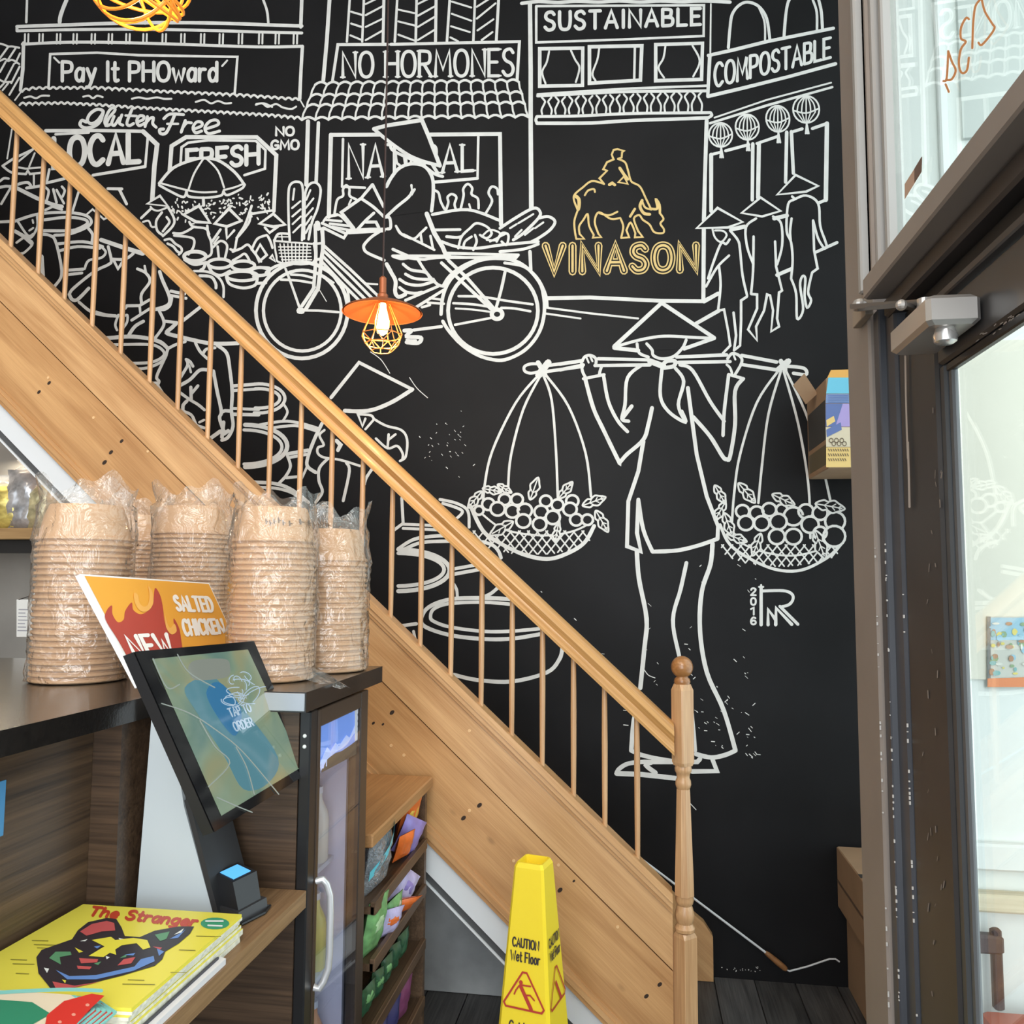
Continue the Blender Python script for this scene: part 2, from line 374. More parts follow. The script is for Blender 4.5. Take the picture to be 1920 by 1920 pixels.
# floor: dark wood-look planks running towards the mural
floor = MB().box((-4.3, -7.0, -0.06), (1.35, 0.0, -0.012)).build('floor', mat('floor_bed', (0.012, 0.012, 0.013), rough=0.8), origin=(0, 0, 0))
struct(floor, 'floor of dark grey weathered wood-look planks', 'floor')
PLK = [wood('plank_%d' % i, tuple(c*(0.75+0.2*i) for c in (0.026, 0.0255, 0.0265)), tuple(c*(0.8+0.18*i) for c in (0.105, 0.102, 0.101)), rotz=math.radians(90), stretch=(1.4, 9, 9), rough=0.5) for i in range(3)]
pm = {}
wpl = 0.168
for i in range(-15, 8):
    x0 = -0.014+i*wpl
    if x0+wpl > 1.34 or x0 < -2.6: continue
    y = -0.002-random.uniform(0.25, 0.9); top = -0.002
    while top > -2.9:
        b = MB().box((x0+0.002, max(y, -2.95), -0.03), (x0+wpl-0.002, top, -0.002+random.uniform(-0.0008, 0.0008)), 0.0012)
        b.build('plank', PLK[random.randrange(3)], floor)
        top = y-0.003; y = top-1.1

# under the stairs: grey wall, steel trim
gw = MB().prism([(-1.35, Y(3.44), 0), (0.06, Y(3.44), 0), (0.06, Y(3.44), 0.2), (-1.35, Y(3.44), 1.50)], (0, 0.12, 0)).build('wall_under_stair', M_GREYW)
struct(gw, 'grey plastered wall under the staircase', 'wall')

# ------------------------------------------------------------------ storefront on the right
XS = 0.385
M_TAUPE = mat('taupe_paint', (0.225, 0.190, 0.165), rough=0.5, var=0.08, vscale=5)
M_DARK = mat('dark_brown_paint', (0.034, 0.029, 0.028), rough=0.45, var=0.2, vscale=4)
M_DARKB = mat('dark_slate_paint', (0.046, 0.049, 0.058), rough=0.42, var=0.2, vscale=4)
M_LITF = mat('lit_grey_moulding', (0.30, 0.292, 0.28), rough=0.45)  # window light caught by the mouldings is put into this paler colour
M_CHIP = mat('chipped_paint', (0.45, 0.43, 0.40), rough=0.7)
M_GLASS = clear('window_glass', (0.93, 0.97, 0.955), 1.52)
def slab(d0, d1, z0, z1, xa, xb, bev=0.004): return MB().box((XS+xa, Y(d0), z0), (XS+xb, Y(d1), z1), bev)
post = thing('trim_1', (XS, Y(1.45), 0), 'tall taupe door post beside the mural wall with dark inner frame', 'door post', kind='structure')
slab(1.3775, 1.512, 0, 4.98, -0.007, 0.03).build('post_casing', M_TAUPE, post)
slab(1.339, 1.377, 0, 2.124, 0.0, 0.03).build('inner_frame', M_DARKB, post)
slab(1.288, 1.3385, 0, 2.124, 0.006, 0.03).build('stop_frame', M_DARKB, post)
slab(1.332, 1.341, 0, 2.124, -0.004, 0.03, 0.002).build('frame_bead', M_DARKB, post)
slab(1.3775, 1.3965, 2.16, 4.98, -0.016, 0.03, 0.003).build('moulding', M_LITF, post)
slab(1.353, 1.3685, 2.16, 4.98, -0.004, 0.03, 0.004).build('moulding', M_TAUPE, post)
slab(1.334, 1.352, 2.16, 4.98, 0.0, 0.03, 0.004).build('moulding', M_LITF, post)
slab(1.322, 1.333, 2.16, 4.98, 0.010, 0.03, 0.003).build('moulding', M_TAUPE, post)
slab(1.305, 1.3215, 2.16, 4.98, 0.006, 0.03, 0.003).build('moulding', M_LITF, post)
# chipped paint along the post edge
mb = MB()
for k in range(170):
    z = 0.75+1.0*random.random()**1.6; h = random.uniform(0.0008, 0.0055); dd = random.choice((1.3780, 1.3335, 1.3340, 1.2890))
    xx = {1.3780: -0.0075, 1.3335: -0.0045, 1.3340: -0.0045, 1.2890: 0.0055}[dd]
    mb.box((XS+xx-0.0004, Y(dd)-random.uniform(0.0002, 0.0011), z), (XS+xx+0.002, Y(dd)+random.uniform(0, 0.0012), z+h))
ch = mb.build('paint_chips', M_CHIP, post); ch['kind'] = 'stuff'
# transom sill and header
hd = thing('trim_2', (XS, Y(0.4), 2.0), 'dark header beam with taupe transom sill over the glass door', 'header', kind='structure')
slab(-0.7, 1.318, 2.126, 2.160, -0.03, 0.09, 0.003).build('transom_sill', M_TAUPE, hd)
slab(-0.7, 1.318, 2.095, 2.1255, 0.0, 0.09).build('header_board', M_DARK, hd)
slab(-0.7, 1.30, 2.062, 2.0945, 0.022, 0.09, 0.002).build('shadow_gap', mat('gap_black', (0.006, 0.006, 0.006), rough=0.7), hd)
slab(-0.7, 1.287, 2.050, 2.0615, 0.004, 0.09, 0.002).build('door_stop', M_DARK, hd)
# transom window
tw = thing('window_1', (XS+0.04, Y(0.4), 2.17), 'clear transom window above the glass door', 'window', kind='structure')
MB().box((XS+0.020, Y(-0.7), 2.160), (XS+0.026, Y(1.304), 4.98)).build('window_pane', M_GLASS, tw)
# painted orange script on the transom glass, seen from behind
ta = Art(lambda x, y: on(x, y, (XS+0.020, 0, 0), (1, 0, 0)), (-0.0006, 0, 0))
for P in ([(1824, 90), (1826, 40), (1830, 12), (1838, 0)], [(1842, 0), (1848, 22), (1862, 45), (1866, 52), (1858, 66), (1842, 84), (1836, 80)],
          [(1818, 36), (1812, 34), (1803, 52), (1803, 72), (1812, 78), (1803, 92), (1799, 118), (1804, 136), (1814, 132), (1818, 108)],
          [(1779, 96), (1776, 146), (1770, 152)], [(1779, 96), (1786, 116), (1793, 132), (1786, 148), (1777, 150)], [(1774, 158), (1780, 172)]):
    ta.ribbon(P, 4.2, 'o', smooth=True)
ta.build({'o': 'painted_script'}, {'o': mat('orange_paint', (0.62, 0.26, 0.09), rough=0.6)}, tw)
st = Art(lambda x, y: on(x, y, (XS+0.020, 0, 0), (1, 0, 0)), (-0.0006, 0, 0))
st.poly([(1697, 345), (1730, 293), (1729, 322), (1697, 374)], 'a'); st.poly([(1716, 316), (1730, 293), (1729, 322), (1716, 342)], 'b', 1)
st.build({'a': 'sticker', 'b': 'sticker_mark'}, {'a': mat('tan_tape', (0.44, 0.30, 0.22), rough=0.6), 'b': mat('tape_print', (0.13, 0.08, 0.06), rough=0.6)}, tw)

# the door leaf
M_DOOR = mat('door_brown_paint', (0.032, 0.0300, 0.0300), rough=0.42, var=0.25, vscale=5)
dr = thing('door_1', (XS+0.03, Y(0.6), 0), 'dark framed glass entrance door', 'door', kind='structure')
slab(1.137, 1.2855, 0.01, 2.048, 0.010, 0.0262).build('stile', M_DOOR, dr)
slab(0.22, 0.38, 0.01, 2.048, 0.010, 0.0262).build('stile', M_DOOR, dr)
slab(0.381, 1.1365, 1.972, 2.048, 0.012, 0.026).build('top_rail', M_DOOR, dr)
slab(0.381, 1.1365, 0.01, 0.25, 0.012, 0.026).build('bottom_rail', M_DOOR, dr)
slab(1.118, 1.1363, 0.25, 1.972, 0.014, 0.026, 0.003).build('glazing_bead', mat('bead_slate', (0.050, 0.054, 0.058), rough=0.35), dr)
slab(1.103, 1.1178, 0.25, 1.968, 0.018, 0.026, 0.003).build('glazing_bead', mat('bead_grey', (0.085, 0.09, 0.095), rough=0.35), dr)
slab(0.381, 1.118, 1.960, 1.9715, 0.016, 0.026, 0.002).build('glazing_bead', mat('bead_black', (0.01, 0.01, 0.011), rough=0.4), dr)
MB().box((XS+0.0265, Y(0.36), 0.23), (XS+0.031, Y(1.115), 1.962)).build('window_pane', M_GLASS, dr)
# worn line of pale paint down the stile
ra = Art(lambda x, y: on(x, y, (XS+0.0055, 0, 0), (1, 0, 0)), (-0.0005, 0, 0))
ra.ribbon([(1698, 668), (1699, 740), (1701, 810), (1703, 860)], 3.2, 'r', jit=0.15); ra.ribbon([(1703, 830), (1705, 900), (1706, 950)], 4.6, 'r', jit=0.3)
ra.build({'r': 'pale_drip'}, {'r': mat('drip_paint', (0.42, 0.38, 0.35), rough=0.6)}, post)
da = Art(lambda x, y: on(x, y, (XS+0.0095, 0, 0), (1, 0, 0)), (-0.0004, 0, 0))
for k in range(26):
    x = 1745+random.gauss(8, 9); y = random.uniform(760, 1900); l = random.uniform(2, 16)
    da.ribbon([(x, y), (x+random.uniform(-2, 2), y+l)], random.uniform(1.0, 2.4), 'c')
for k in range(16):
    x = random.uniform(1830, 1915); y = 600+(1920-x)*0.62-random.uniform(8, 24)
    da.ribbon([(x, y), (x+random.uniform(2, 8), y-random.uniform(1, 5))], 1.6, 'c')
o = da.build({'c': 'paint_chips'}, {'c': mat('door_chips', (0.22, 0.19, 0.17), rough=0.7)}, dr)['c']; o['kind'] = 'stuff'

# side window of the nook behind the post, and the pale return of the entrance recess seen through the door
nk = thing('window_2', (1.33, Y(2.7), 0), 'shop window lighting the corner beside the mural', 'window', kind='structure')
MB().box((1.32, Y(1.62), 0.0), (1.35, Y(3.75), 0.35)).build('window_frame', M_DARK, nk)
MB().box((1.33, Y(1.62), 0.35), (1.336, Y(3.75), 5.0)).build('window_pane', M_GLASS, nk)
M_RENDER = mat('white_render', (0.74, 0.765, 0.745), rough=0.7, var=0.03, vscale=1.5)
rw = thing('wall_recess', (0.9, Y(1.6), 0), 'pale side wall of the entrance recess seen through the glass door', 'wall', kind='structure')
MB().box((0.418, Y(1.56), -0.02), (1.35, Y(1.62), 5.0)).build('white_board', M_RENDER, rw)
MB().box((0.418, Y(1.553), 1.52), (1.35, Y(1.561), 2.12)).build('cream_board', mat('cream_render', (0.72, 0.69, 0.60), rough=0.75, var=0.04, vscale=3), rw)
MB().box((0.418, Y(1.53), 1.135), (1.35, Y(1.56), 1.165), 0.004).build('timber_ledge', wood('ledge_timber', (0.50, 0.42, 0.28), (0.70, 0.62, 0.46)), rw)
MB().box((0.418, Y(1.54), 1.20), (1.35, Y(1.56), 1.245), 0.004).build('rail_board', M_RENDER, rw)
MB().box((0.560, Y(1.545), 2.12), (0.575, Y(1.56), 4.98), 0.003).build('glazing_bar', mat('bright_white', (0.86, 0.88, 0.88), rough=0.5), rw)
MB().box((0.60, Y(1.55), 2.5), (1.0, Y(1.56), 4.98)).build('grey_pane', mat('pane_grey', (0.52, 0.55, 0.53), rough=0.4), rw)  # flat mid-grey panel above the cream board

# ------------------------------------------------------------------ outside
M_PAVE = mat('pavement_concrete', (0.55, 0.57, 0.56), rough=0.8, var=0.12, vscale=2)
struct(MB().box((XS+0.1, -8.5, -0.12), (7.5, Y(1.56), -0.02)).build('ground_outside', M_PAVE), 'pale concrete pavement outside the door', 'pavement')

# stool added in the recess in place of reddish chair reflections in the glass
bs = thing('reflection_stool', (0.66, Y(1.42), -0.02), 'red seated bar stool outside, low behind the door glass', 'stool')
MB().box((0.545, Y(1.34), 0.955), (0.775, Y(1.525), 0.985), 0.012).build('seat', mat('stool_red', (0.46, 0.10, 0.045), rough=0.5), bs)
M_STF = mat('stool_frame', (0.06, 0.03, 0.028), rough=0.45)
for x, d in ((0.56, 1.355), (0.76, 1.355), (0.56, 1.51), (0.76, 1.51)):
    MB().box((x-0.010, Y(d)-0.010, -0.02), (x+0.010, Y(d)+0.010, 0.955)).build('leg', M_STF, bs)
for x in (0.552, 0.59): MB().box((x-0.008, Y(1.515), 0.985), (x+0.008, Y(1.53), 1.115), 0.003).build('back_post', M_STF, bs)
MB().box((0.540, Y(1.512), 1.075), (0.60, Y(1.534), 1.105), 0.004).build('back_rail', M_STF, bs)
# ------------------------------------------------------------------ the painted mural on wall_back (flat paint, traced stroke by stroke)
# '@ox,oy,sc' sets where the following coordinates lie on the wall; 'w' number + s (smooth) / c (closed), then the points
# '#name' starts a motif; '!n' sets the paint layer; 'P' a patch of wall colour that hides strokes below; 'E' ellipse w cx,cy rx,ry a0,a1
MURAL = """
#mural_corner_house
@0,0,3.84
5 195,0 190,160
8s 480,0 455,60 435,120 430,160
5s 1000,0 1030,50 1045,100 1045,170
@0,0,1
7s 32,50 120,47 250,43 380,43 480,46 566,49
6s 32,58 120,56 250,55 380,57 480,60 566,62
6 32,50 32,58
6s 42,83 150,79 300,82 480,88 567,87
@0,0,3.84
7 170,310 165,500 148,650
5 350,630 362,390 700,380 1000,398 1710,410 1690,680
4 390,415 428,452
4 1636,436 1600,476
4s 175,705 220,695 260,708 300,690 355,690
4s 600,697 640,690 670,708 700,690 740,700
4s 950,712 1000,702 1060,712 1130,702 1180,712 1235,712
4s 1410,735 1470,720 1520,745 1570,728 1620,745 1665,742
4s 1845,750 1900,745 1960,770
3 150,665 108,722
4s 0,315 30,322 60,335 90,335 140,345
4s 0,440 35,425 60,440 90,432 140,462
4s 0,575 30,590 80,590
4 62,335 0,420
4 112,350 58,432
4 145,385 112,455
4 42,445 0,520
4 102,460 38,582
4 142,480 82,600
4 140,560 68,684
4 60,600 20,650
4 30,600 0,632
@450,0,3.84
7 445,0 438,195
5s 168,0 195,80 205,170
7 450,335 440,500 430,715
4s 115,755 160,745 200,770 260,750 310,775 370,785 405,768
3 430,715 462,770
@0,0,1
#mural_gluten_free
@0,0,3.84
6.5s 735,840 742,800 700,788 650,820 630,868 660,892 705,868 742,815
6.5s 742,815 722,875 680,910 615,922 578,900 590,868 622,880
6s 762,905 785,850 828,795 815,776 785,800 755,870 768,905 800,893
6s 822,838 805,888 825,902 860,850
6s 878,828 860,885 885,902
6s 952,785 915,880 930,905 962,890
5 905,832 985,836
6s 985,880 1030,862 1035,838 1005,836 985,870 1002,905 1042,888
6s 1062,840 1045,912
6s 1050,890 1078,855 1105,850 1100,890 1125,917
6s 1180,855 1225,822 1322,826
6.5s 1258,828 1228,900 1195,958 1158,962 1150,935 1178,930
5 1205,892 1282,892
6s 1335,868 1305,952
6s 1315,920 1345,885 1378,885
6s 1390,932 1450,908 1452,882 1415,880 1390,920 1408,956 1452,944
6s 1478,930 1570,898 1560,866 1512,874 1476,920 1500,962 1582,944
#mural_market_stalls
7 330,942 700,940 1030,946
5 400,968 640,955
9 1030,946 1132,1042 1112,1200 1096,1455
5 1066,975 1046,1200
6 1046,1200 670,1262
8 1222,1232 1236,1052 1340,988 1850,988 1990,1118 1972,1520
5 1300,1190 1308,1060 1355,1028 1500,1010 1842,1015 1912,1082 1908,1215 1760,1262
!1
P 1148,1325 1250,1210 1400,1150 1480,1138 1580,1160 1690,1240 1762,1330 1640,1400 1480,1425 1330,1418
!2
6s 1148,1322 1250,1210 1400,1150 1480,1140 1580,1160 1690,1240 1762,1332
5s 1148,1335 1230,1380 1322,1420 1345,1375
5s 1345,1378 1362,1416 1480,1425 1590,1410 1610,1380
5s 1610,1380 1640,1406 1740,1360 1762,1332
4s 1150,1318 1330,1366 1450,1386 1560,1382
4s 1612,1370 1690,1350 1752,1326
4s 1465,1145 1400,1250 1360,1362
4s 1490,1145 1570,1230 1615,1352
6 1465,1425 1468,1480
!0
@240,340,5.647
!1
P 205,240 340,155 425,265
P 590,355 755,260 870,440 720,430
P 920,450 1070,290 1200,420 1050,480
P 1395,450 1540,345 1665,460 1540,480
!2
5c 205,240 340,155 425,265
6c 590,355 755,260 870,440 720,430
6c 920,450 1070,290 1200,420 1050,480
6c 1395,450 1540,345 1665,460 1540,482
!0
5 250,285 140,390
4s 240,270 270,300 330,310 430,270
5s 360,330 300,420 310,520 360,565
5s 425,275 490,400 470,480 370,580
5s 410,380 440,430 400,490 370,530
4s 160,430 220,420 250,480 300,480
5s 480,548 560,552 620,530 690,488
5s 490,575 640,590 700,620 692,700 640,775
5s 650,430 690,480 820,500 860,560
5s 840,470 850,560 880,640 885,760 845,800
5 980,510 890,640
4 960,590 910,660
5 1040,500 1048,605 1125,520
5s 900,700 980,632 1050,680 1028,812
5 950,690 962,805
5 1310,345 1520,310
5s 1310,260 1240,460 1160,590 1130,720 1085,720
5s 1300,340 1280,440 1190,560 1150,600
5s 1110,745 1200,710 1270,672 1330,745 1410,850
5s 1110,840 1180,800 1242,770 1300,865
5 1450,490 1500,545 1590,480
5s 1470,570 1370,610 1310,725
5s 1480,580 1510,640 1530,705
5c 1400,670 1470,780 1390,850 1350,760
4c 1530,780 1505,812 1560,850
5s 390,622 450,612 500,660 560,700 570,740 540,775
5s 420,660 480,690 520,740 560,760
E 7 710,795 115,50
E 6 970,872 122,48
E 6 1220,893 122,48
E 6 1400,955 95,42
E 6 1210,1003 165,50
6s 850,890 900,970 990,995 1080,950
6s 1042,1010 1080,1090 1220,1130 1345,1100 1370,1030
6s 600,830 700,880 830,860
6s 820,870 800,920 770,940
6 1370,1080 1460,1075
6 1330,1010 1480,985
5s 1440,910 1500,920 1480,960
5s 700,950 850,960 960,1020 1010,1110 1012,1225
6s 760,1000 880,1012 928,1080 932,1130
#mural_cyclist
@480,380,6.857
E 7 590,1385 590,618
E 6 596,1388 500,520
6s 130,900 250,820 420,775 600,765 760,790
5s 380,850 470,1090 560,1350
5 590,1385 800,1388 1060,1408
13 560,1390 590,1392
5s 450,925 600,935 720,965
5s 320,990 520,1000 720,1032
11 790,265 800,330
7s 762,290 768,500 768,740 745,1050 735,1110 590,1330
8s 852,340 862,560 842,730 802,1080 770,1150 640,1372
5 770,530 860,520
6 770,735 850,722
6 850,265 1165,402
6 868,325 1130,455 1165,402
5s 870,240 920,180 1010,168 1090,172 1240,335
5 905,222 1100,240
5 950,270 1200,300
5 980,310 1180,350
11 1190,372 1640,348
6 880,560 1215,860 1570,1200
6 870,620 1200,930 1500,1235
6 860,690 1150,990 1420,1255
6 845,755 1100,1030 1340,1272
5s 860,850 980,930 1080,1060 1170,1100 1200,1300
4s 870,940 1000,1030
6s 1640,345 1500,430 1400,530 1388,590 1440,650 1650,742
8s 1680,790 1740,900 1795,1010 1790,1150 1835,1212 1920,1180
6s 1760,600 1850,640 1990,700
6s 1760,690 1860,720 1960,710
5s 1800,300 1850,390 1930,440
4 1410,1040 1560,1050
5s 240,480 290,402 430,402
4 240,492 720,530
4s 232,480 262,680 320,772 730,772 742,520
2.5 290,570 700,570
2.5 295,610 705,610
2.5 300,650 705,650
2.5 310,695 710,695
2.5 330,735 715,735
2.5 310,530 345,770
2.5 360,530 385,770
2.5 410,530 425,770
2.5 460,530 465,770
2.5 510,530 510,770
2.5 560,530 555,770
2.5 610,530 600,770
2.5 660,530 645,770
2.5 260,440 420,440
2.5 330,405 340,500
@450,0,3.84
!1
P 355,1740 350,1400 365,1330 410,1310 450,1340 460,1500 470,1400 500,1330 550,1320 580,1370 560,1500 520,1600 495,1740
!2
5s 360,1735 352,1600 350,1400 365,1330 410,1310 450,1340 455,1500 448,1730
5s 462,1720 465,1560 470,1400 500,1330 550,1318 582,1370 560,1500 520,1600 495,1725
4 382,1440 392,1360
4 376,1500 436,1450
4 378,1560 438,1508
4 380,1615 438,1560
4 384,1675 440,1620
4 478,1440 508,1370
4 474,1500 530,1430
4 474,1560 526,1500
4 474,1620 516,1560
4 474,1680 505,1620
!1
P 965,930 1060,905 1310,865 1440,1195 1300,1160 1180,1100 1060,1010
P 1060,1340 1090,1280 1150,1210 1240,1180 1330,1200 1385,1280 1392,1400 1380,1520 1060,1560 955,1330
P 955,1325 870,1430 730,1530 820,1640 1050,1640 1060,1560
!2
8 965,930 1060,905 1310,866
8 1310,866 1360,985 1440,1195
7s 965,930 1060,1010 1200,1110 1310,1160 1440,1195
6s 1085,1040 1110,1090 1300,1180 1400,1252 1460,1272
7s 1055,1345 1090,1280 1150,1210 1240,1180 1330,1200 1385,1280 1392,1400 1380,1520
6s 1245,1370 1215,1420 1130,1490 1055,1560
5 1235,1335 1242,1400 1258,1365
5s 1120,1100 1130,1170 1150,1190
5 1182,1125 1190,1180
5 1240,1145 1230,1172
6s 955,1330 1000,1420 1035,1490
6 955,1330 872,1430
6s 872,1430 960,1490 1040,1565
6 872,1430 730,1530 820,1642
6s 965,1535 905,1590 850,1650
6 905,1600 980,1600 1000,1640
6s 1040,1565 1078,1570 1085,1640 1060,1650
5s 1130,1640 1170,1690 1250,1720 1300,1680 1342,1640
5 1300,1680 1310,1745
9 1345,1540 1400,1680 1460,1780 1492,1860
5 1372,1700 1390,1790
5s 1180,1690 1280,1740 1400,1800
!0
@640,480,4.571
7s 855,500 870,350 930,210 1040,110 1180,40 1330,20 1480,40 1600,110 1700,230 1735,350 1740,480 1710,620 1640,740 1540,830 1400,890 1280,885 1150,840 1020,750 920,640 870,560
E 7 1300,470 385,370
6s 870,260 930,170 1050,80 1200,20
6s 1400,60 1560,90 1680,190 1750,330 1765,440
7 860,60 1000,190 1300,470
7 920,40 1080,190 1320,465
6s 1405,130 1370,290 1325,450
E 8 1335,500 45,40
5 975,590 1290,530
6 620,635 860,605
5s 1005,345 1200,350 1420,385 1640,415
5s 960,405 1130,415 1290,440
4s 980,450 1130,460 1280,480
5s 1370,445 1480,450 1620,475
5 860,375 760,360
5 880,410 740,400
5 760,420 690,440
6 550,380 830,260
6 640,440 880,290
6s 470,10 560,15 700,30 760,20 900,10
6s 530,70 600,120 720,140 760,190
6s 550,155 620,190 700,200 790,200
6s 500,200 570,240 680,250 800,215
6s 500,270 560,310 640,320 690,310
6s 640,0 720,130 820,240 880,260
6 440,0 930,0
8s 540,640 600,640 560,690 680,700 660,745 560,740
5s 560,720 600,725 640,725
6 910,15 1490,10
@450,350,3.2
6 1240,400 1670,410
5 1250,420 1650,438
6 1670,410 1640,445
6s 1170,260 1320,258
6s 1240,300 1300,305 1330,300
6s 1210,330 1300,360 1420,370 1570,350 1790,330
6s 1560,390 1700,375 1790,345
5s 1310,370 1330,300 1380,250 1420,220 1480,240 1510,280 1480,310 1440,290
5s 1340,370 1350,330 1390,300
5s 1400,380 1420,330 1410,290
4s 1450,300 1500,260 1560,280 1540,320 1480,320
4s 1500,330 1560,300 1600,280
5s 1540,330 1570,280 1610,290 1600,350 1570,330
6s 1560,250 1650,190 1760,130 1800,150 1790,190 1700,280 1640,320
6s 1790,190 1850,180 1890,210 1860,260 1790,310 1750,330
4 1620,250 1660,225
4 1670,220 1720,190
4 1720,190 1760,165
4 1650,300 1690,260
4 1710,290 1760,250
4 1770,250 1820,215
7 1740,390 1745,500
#mural_tiled_shop
@450,0,3.84
8 645,0 625,300 600,580
9 490,875 478,1330
7 565,885 548,1320
6 665,590 705,322 1065,320
6 1085,320 2012,300 1995,580
5 790,0 770,300
5 892,0 880,300
6 1036,0 1030,310
5 1132,0 1115,300
5 1272,0 1265,300
6 1412,0 1408,300
5 1510,0 1490,300
5 1692,0 1680,300
6 1862,0 1845,300
4 800,85 885,110
4 800,170 885,198
4 795,255 880,290
4 905,30 1028,-30
4 905,110 1028,45
4 905,195 1028,135
4 905,290 1028,220
4 1140,70 1255,95
4 1140,155 1260,185
4 1140,250 1262,295
4 1280,30 1400,-30
4 1280,115 1405,45
4 1280,195 1405,120
4 1280,290 1402,215
4 1525,12 1665,55
4 1525,100 1665,150
4 1520,190 1655,232
4 1515,270 1570,298
4 1705,50 1845,-40
4 1705,135 1840,25
4 1710,220 1825,140
4 1740,290 1818,232
9 640,1560 655,972
8 655,972 1060,970
8 1370,970 1872,965 1880,1620
5 742,1000 735,1340
5 1716,985 1710,1285
6 1710,1285 1400,1312
5 735,1345 900,1352
5s 680,1545 700,1440 742,1410 742,1365 765,1335 788,1360 790,1410 835,1435
4s 800,1440 785,1480 830,1462
5s 1400,1370 1430,1390 1445,1450 1472,1505
5s 1480,1520 1500,1460 1495,1420 1525,1398 1558,1420 1545,1470 1555,1510
5s 1590,1500 1610,1410 1608,1360 1640,1325 1672,1355 1668,1400 1712,1430 1718,1500
5s 1770,1535 1815,1450 1790,1390 1812,1345 1850,1358 1858,1400
4 1650,1470 1660,1505
6s 1385,1545 1640,1510 1875,1590
6 640,1560 700,1545
#mural_balcony_house
@900,0,3.84
7s 300,25 420,12 560,18 700,10 850,16 1000,8 1150,16 1300,8 1450,14 1600,8 1800,16
9 360,30 365,500 365,930 370,1500
8 1632,870 1620,1250 1612,1590
3.5 1662,30 1658,380
5 405,45 1612,38 1610,260 1000,286 405,306 405,45
7c 430,352 740,347 738,615 430,622
4s 498,370 480,450 448,520 472,602
4s 655,365 685,430 716,490 690,592
7c 788,338 1165,330 1155,578 788,600
4s 858,350 845,430 810,530 832,582
5 1115,345 1110,580
7c 1265,322 1602,312 1595,572 1265,582
4s 1335,332 1320,420 1285,490 1325,560
4s 1530,330 1582,440 1535,552
5s 415,680 800,655 1100,638 1640,618
6s 415,692 800,672 1100,660 1640,655
6s 410,840 700,836 1100,818 1660,812
7s 410,888 800,886 1100,868 1640,850
6s 410,840 402,865 412,888
6s 1660,812 1668,832 1640,850
@1000,260,5.647
8 140,1690 600,1682 1350,1718 1800,1722 1960,1640
8 1805,950 1800,1700
4 140,1790 600,1850 1110,1905
4 130,1852 500,1905
#mural_hanging_lanterns
@1250,0,4.8
6s 555,430 570,250 590,130 650,50 730,20 830,60 900,170 930,370
4s 830,70 880,200 885,380
6s 1055,340 1070,150 1090,30 1120,-30
5s 1315,0 1350,110 1352,290
6s 1368,0 1392,110 1402,270
7 375,500 600,450 900,375 1500,255
7 388,500 370,862
7 370,868 700,790 1100,690 1520,575
3.5 430,1060 900,900 1480,745
5 390,1110 900,950 1490,785
8 400,1392 400,1900
6 400,1392 480,1372
6 530,1358 740,1302
7 775,1295 770,1800
8 830,1290 822,1782
6 812,1292 1000,1228
7 1080,1190 1070,1640
7 1122,1185 1140,1560
6 1122,1190 1220,1160
6 1310,1158 1442,1112
9 1442,1112 1432,1800
6 1432,1800 1360,1830
#mural_three_walkers
@1290,320,5.333
!1
P 85,578 295,375 545,515 400,570
P 535,425 725,270 925,405 740,460
P 890,242 1075,45 1300,155 1180,212
P 420,600 500,700 545,1050 590,1250 300,1400 325,1150 310,960
P 680,480 580,560 655,900 630,1230 690,1240 910,1220 880,960 940,700 930,530 850,460
P 1060,290 1000,340 985,600 1045,900 1030,1080 1240,1020 1295,980 1260,800 1320,550 1300,330 1180,250
!2
5c 85,578 295,375 545,515 400,570
5c 535,425 725,270 925,405 740,460
5c 890,242 1075,45 1300,155 1180,212
4s 245,590 270,670 330,715 385,650 350,605 270,600
5s 420,600 500,700 520,800 545,1050 590,1250
5 590,1260 530,1300 530,1500 520,1750 470,1790
5s 415,690 380,735 330,730 260,900 200,1080
5s 410,850 290,970 180,1160
5s 310,960 325,1150 300,1400
5 300,1400 360,1390 400,1600 422,1750 350,1825
5 455,1420 480,1650 460,1800
8 430,590 570,560
8 860,480 990,450
8 890,1045 1030,985
6 1270,820 1490,720
8 160,1310 300,1230
8 80,1530 310,1400
5s 680,480 580,565 590,760 650,930
5s 655,660 650,1000 630,1230
5 630,1235 690,1240 690,1380 600,1590 690,1700 680,1560 760,1400 790,1240 820,1250 850,1400 830,1610 910,1560 890,1480 910,1220 940,1200 880,960 870,710
5s 850,460 930,530 940,750 890,940
5s 1040,260 1060,290 1000,340 985,600 1030,720 1045,900 1030,1080
5s 1030,1080 1080,1230 1090,1480 1150,1390 1120,1150 1142,1060 1172,1080 1165,1250 1190,1370 1230,1300 1200,1210 1240,1020
5 1240,1020 1295,980 1260,800 1250,500
5s 1060,290 1180,250 1300,330 1320,550 1370,700 1390,765
5s 1250,500 1300,680 1365,785
5s 1035,480 1020,600 1025,700
!0
#mural_yoke_vendor
@1050,540,3.2
!1
P 325,352 610,90 925,300 745,365 470,378
!2
8 325,352 610,90 925,300
6s 325,355 480,312 620,290 780,296 920,303
8 325,360 470,376
8 925,302 745,365
6s 520,335 552,372 560,405 610,425 680,412 735,360 757,312
6s 462,335 475,390 530,415
7 0,458 120,440
7 230,425 540,432
7 700,415 1000,402
7 1090,405 1300,445
7 0,492 140,462
7 210,466 540,462
7 710,447 1020,442
7 1090,460 1300,492
7s 1360,470 1462,482 1475,520 1400,512
12 1310,490 1370,440
10 1325,440 1350,490
12 540,440 620,470
8s 610,470 640,440 690,440 680,470 620,480
6s 130,445 150,412 185,405 215,425 215,460
4 160,420 172,448
4 182,412 195,440
6s 128,445 135,500 152,535
6s 250,470 240,500 236,522
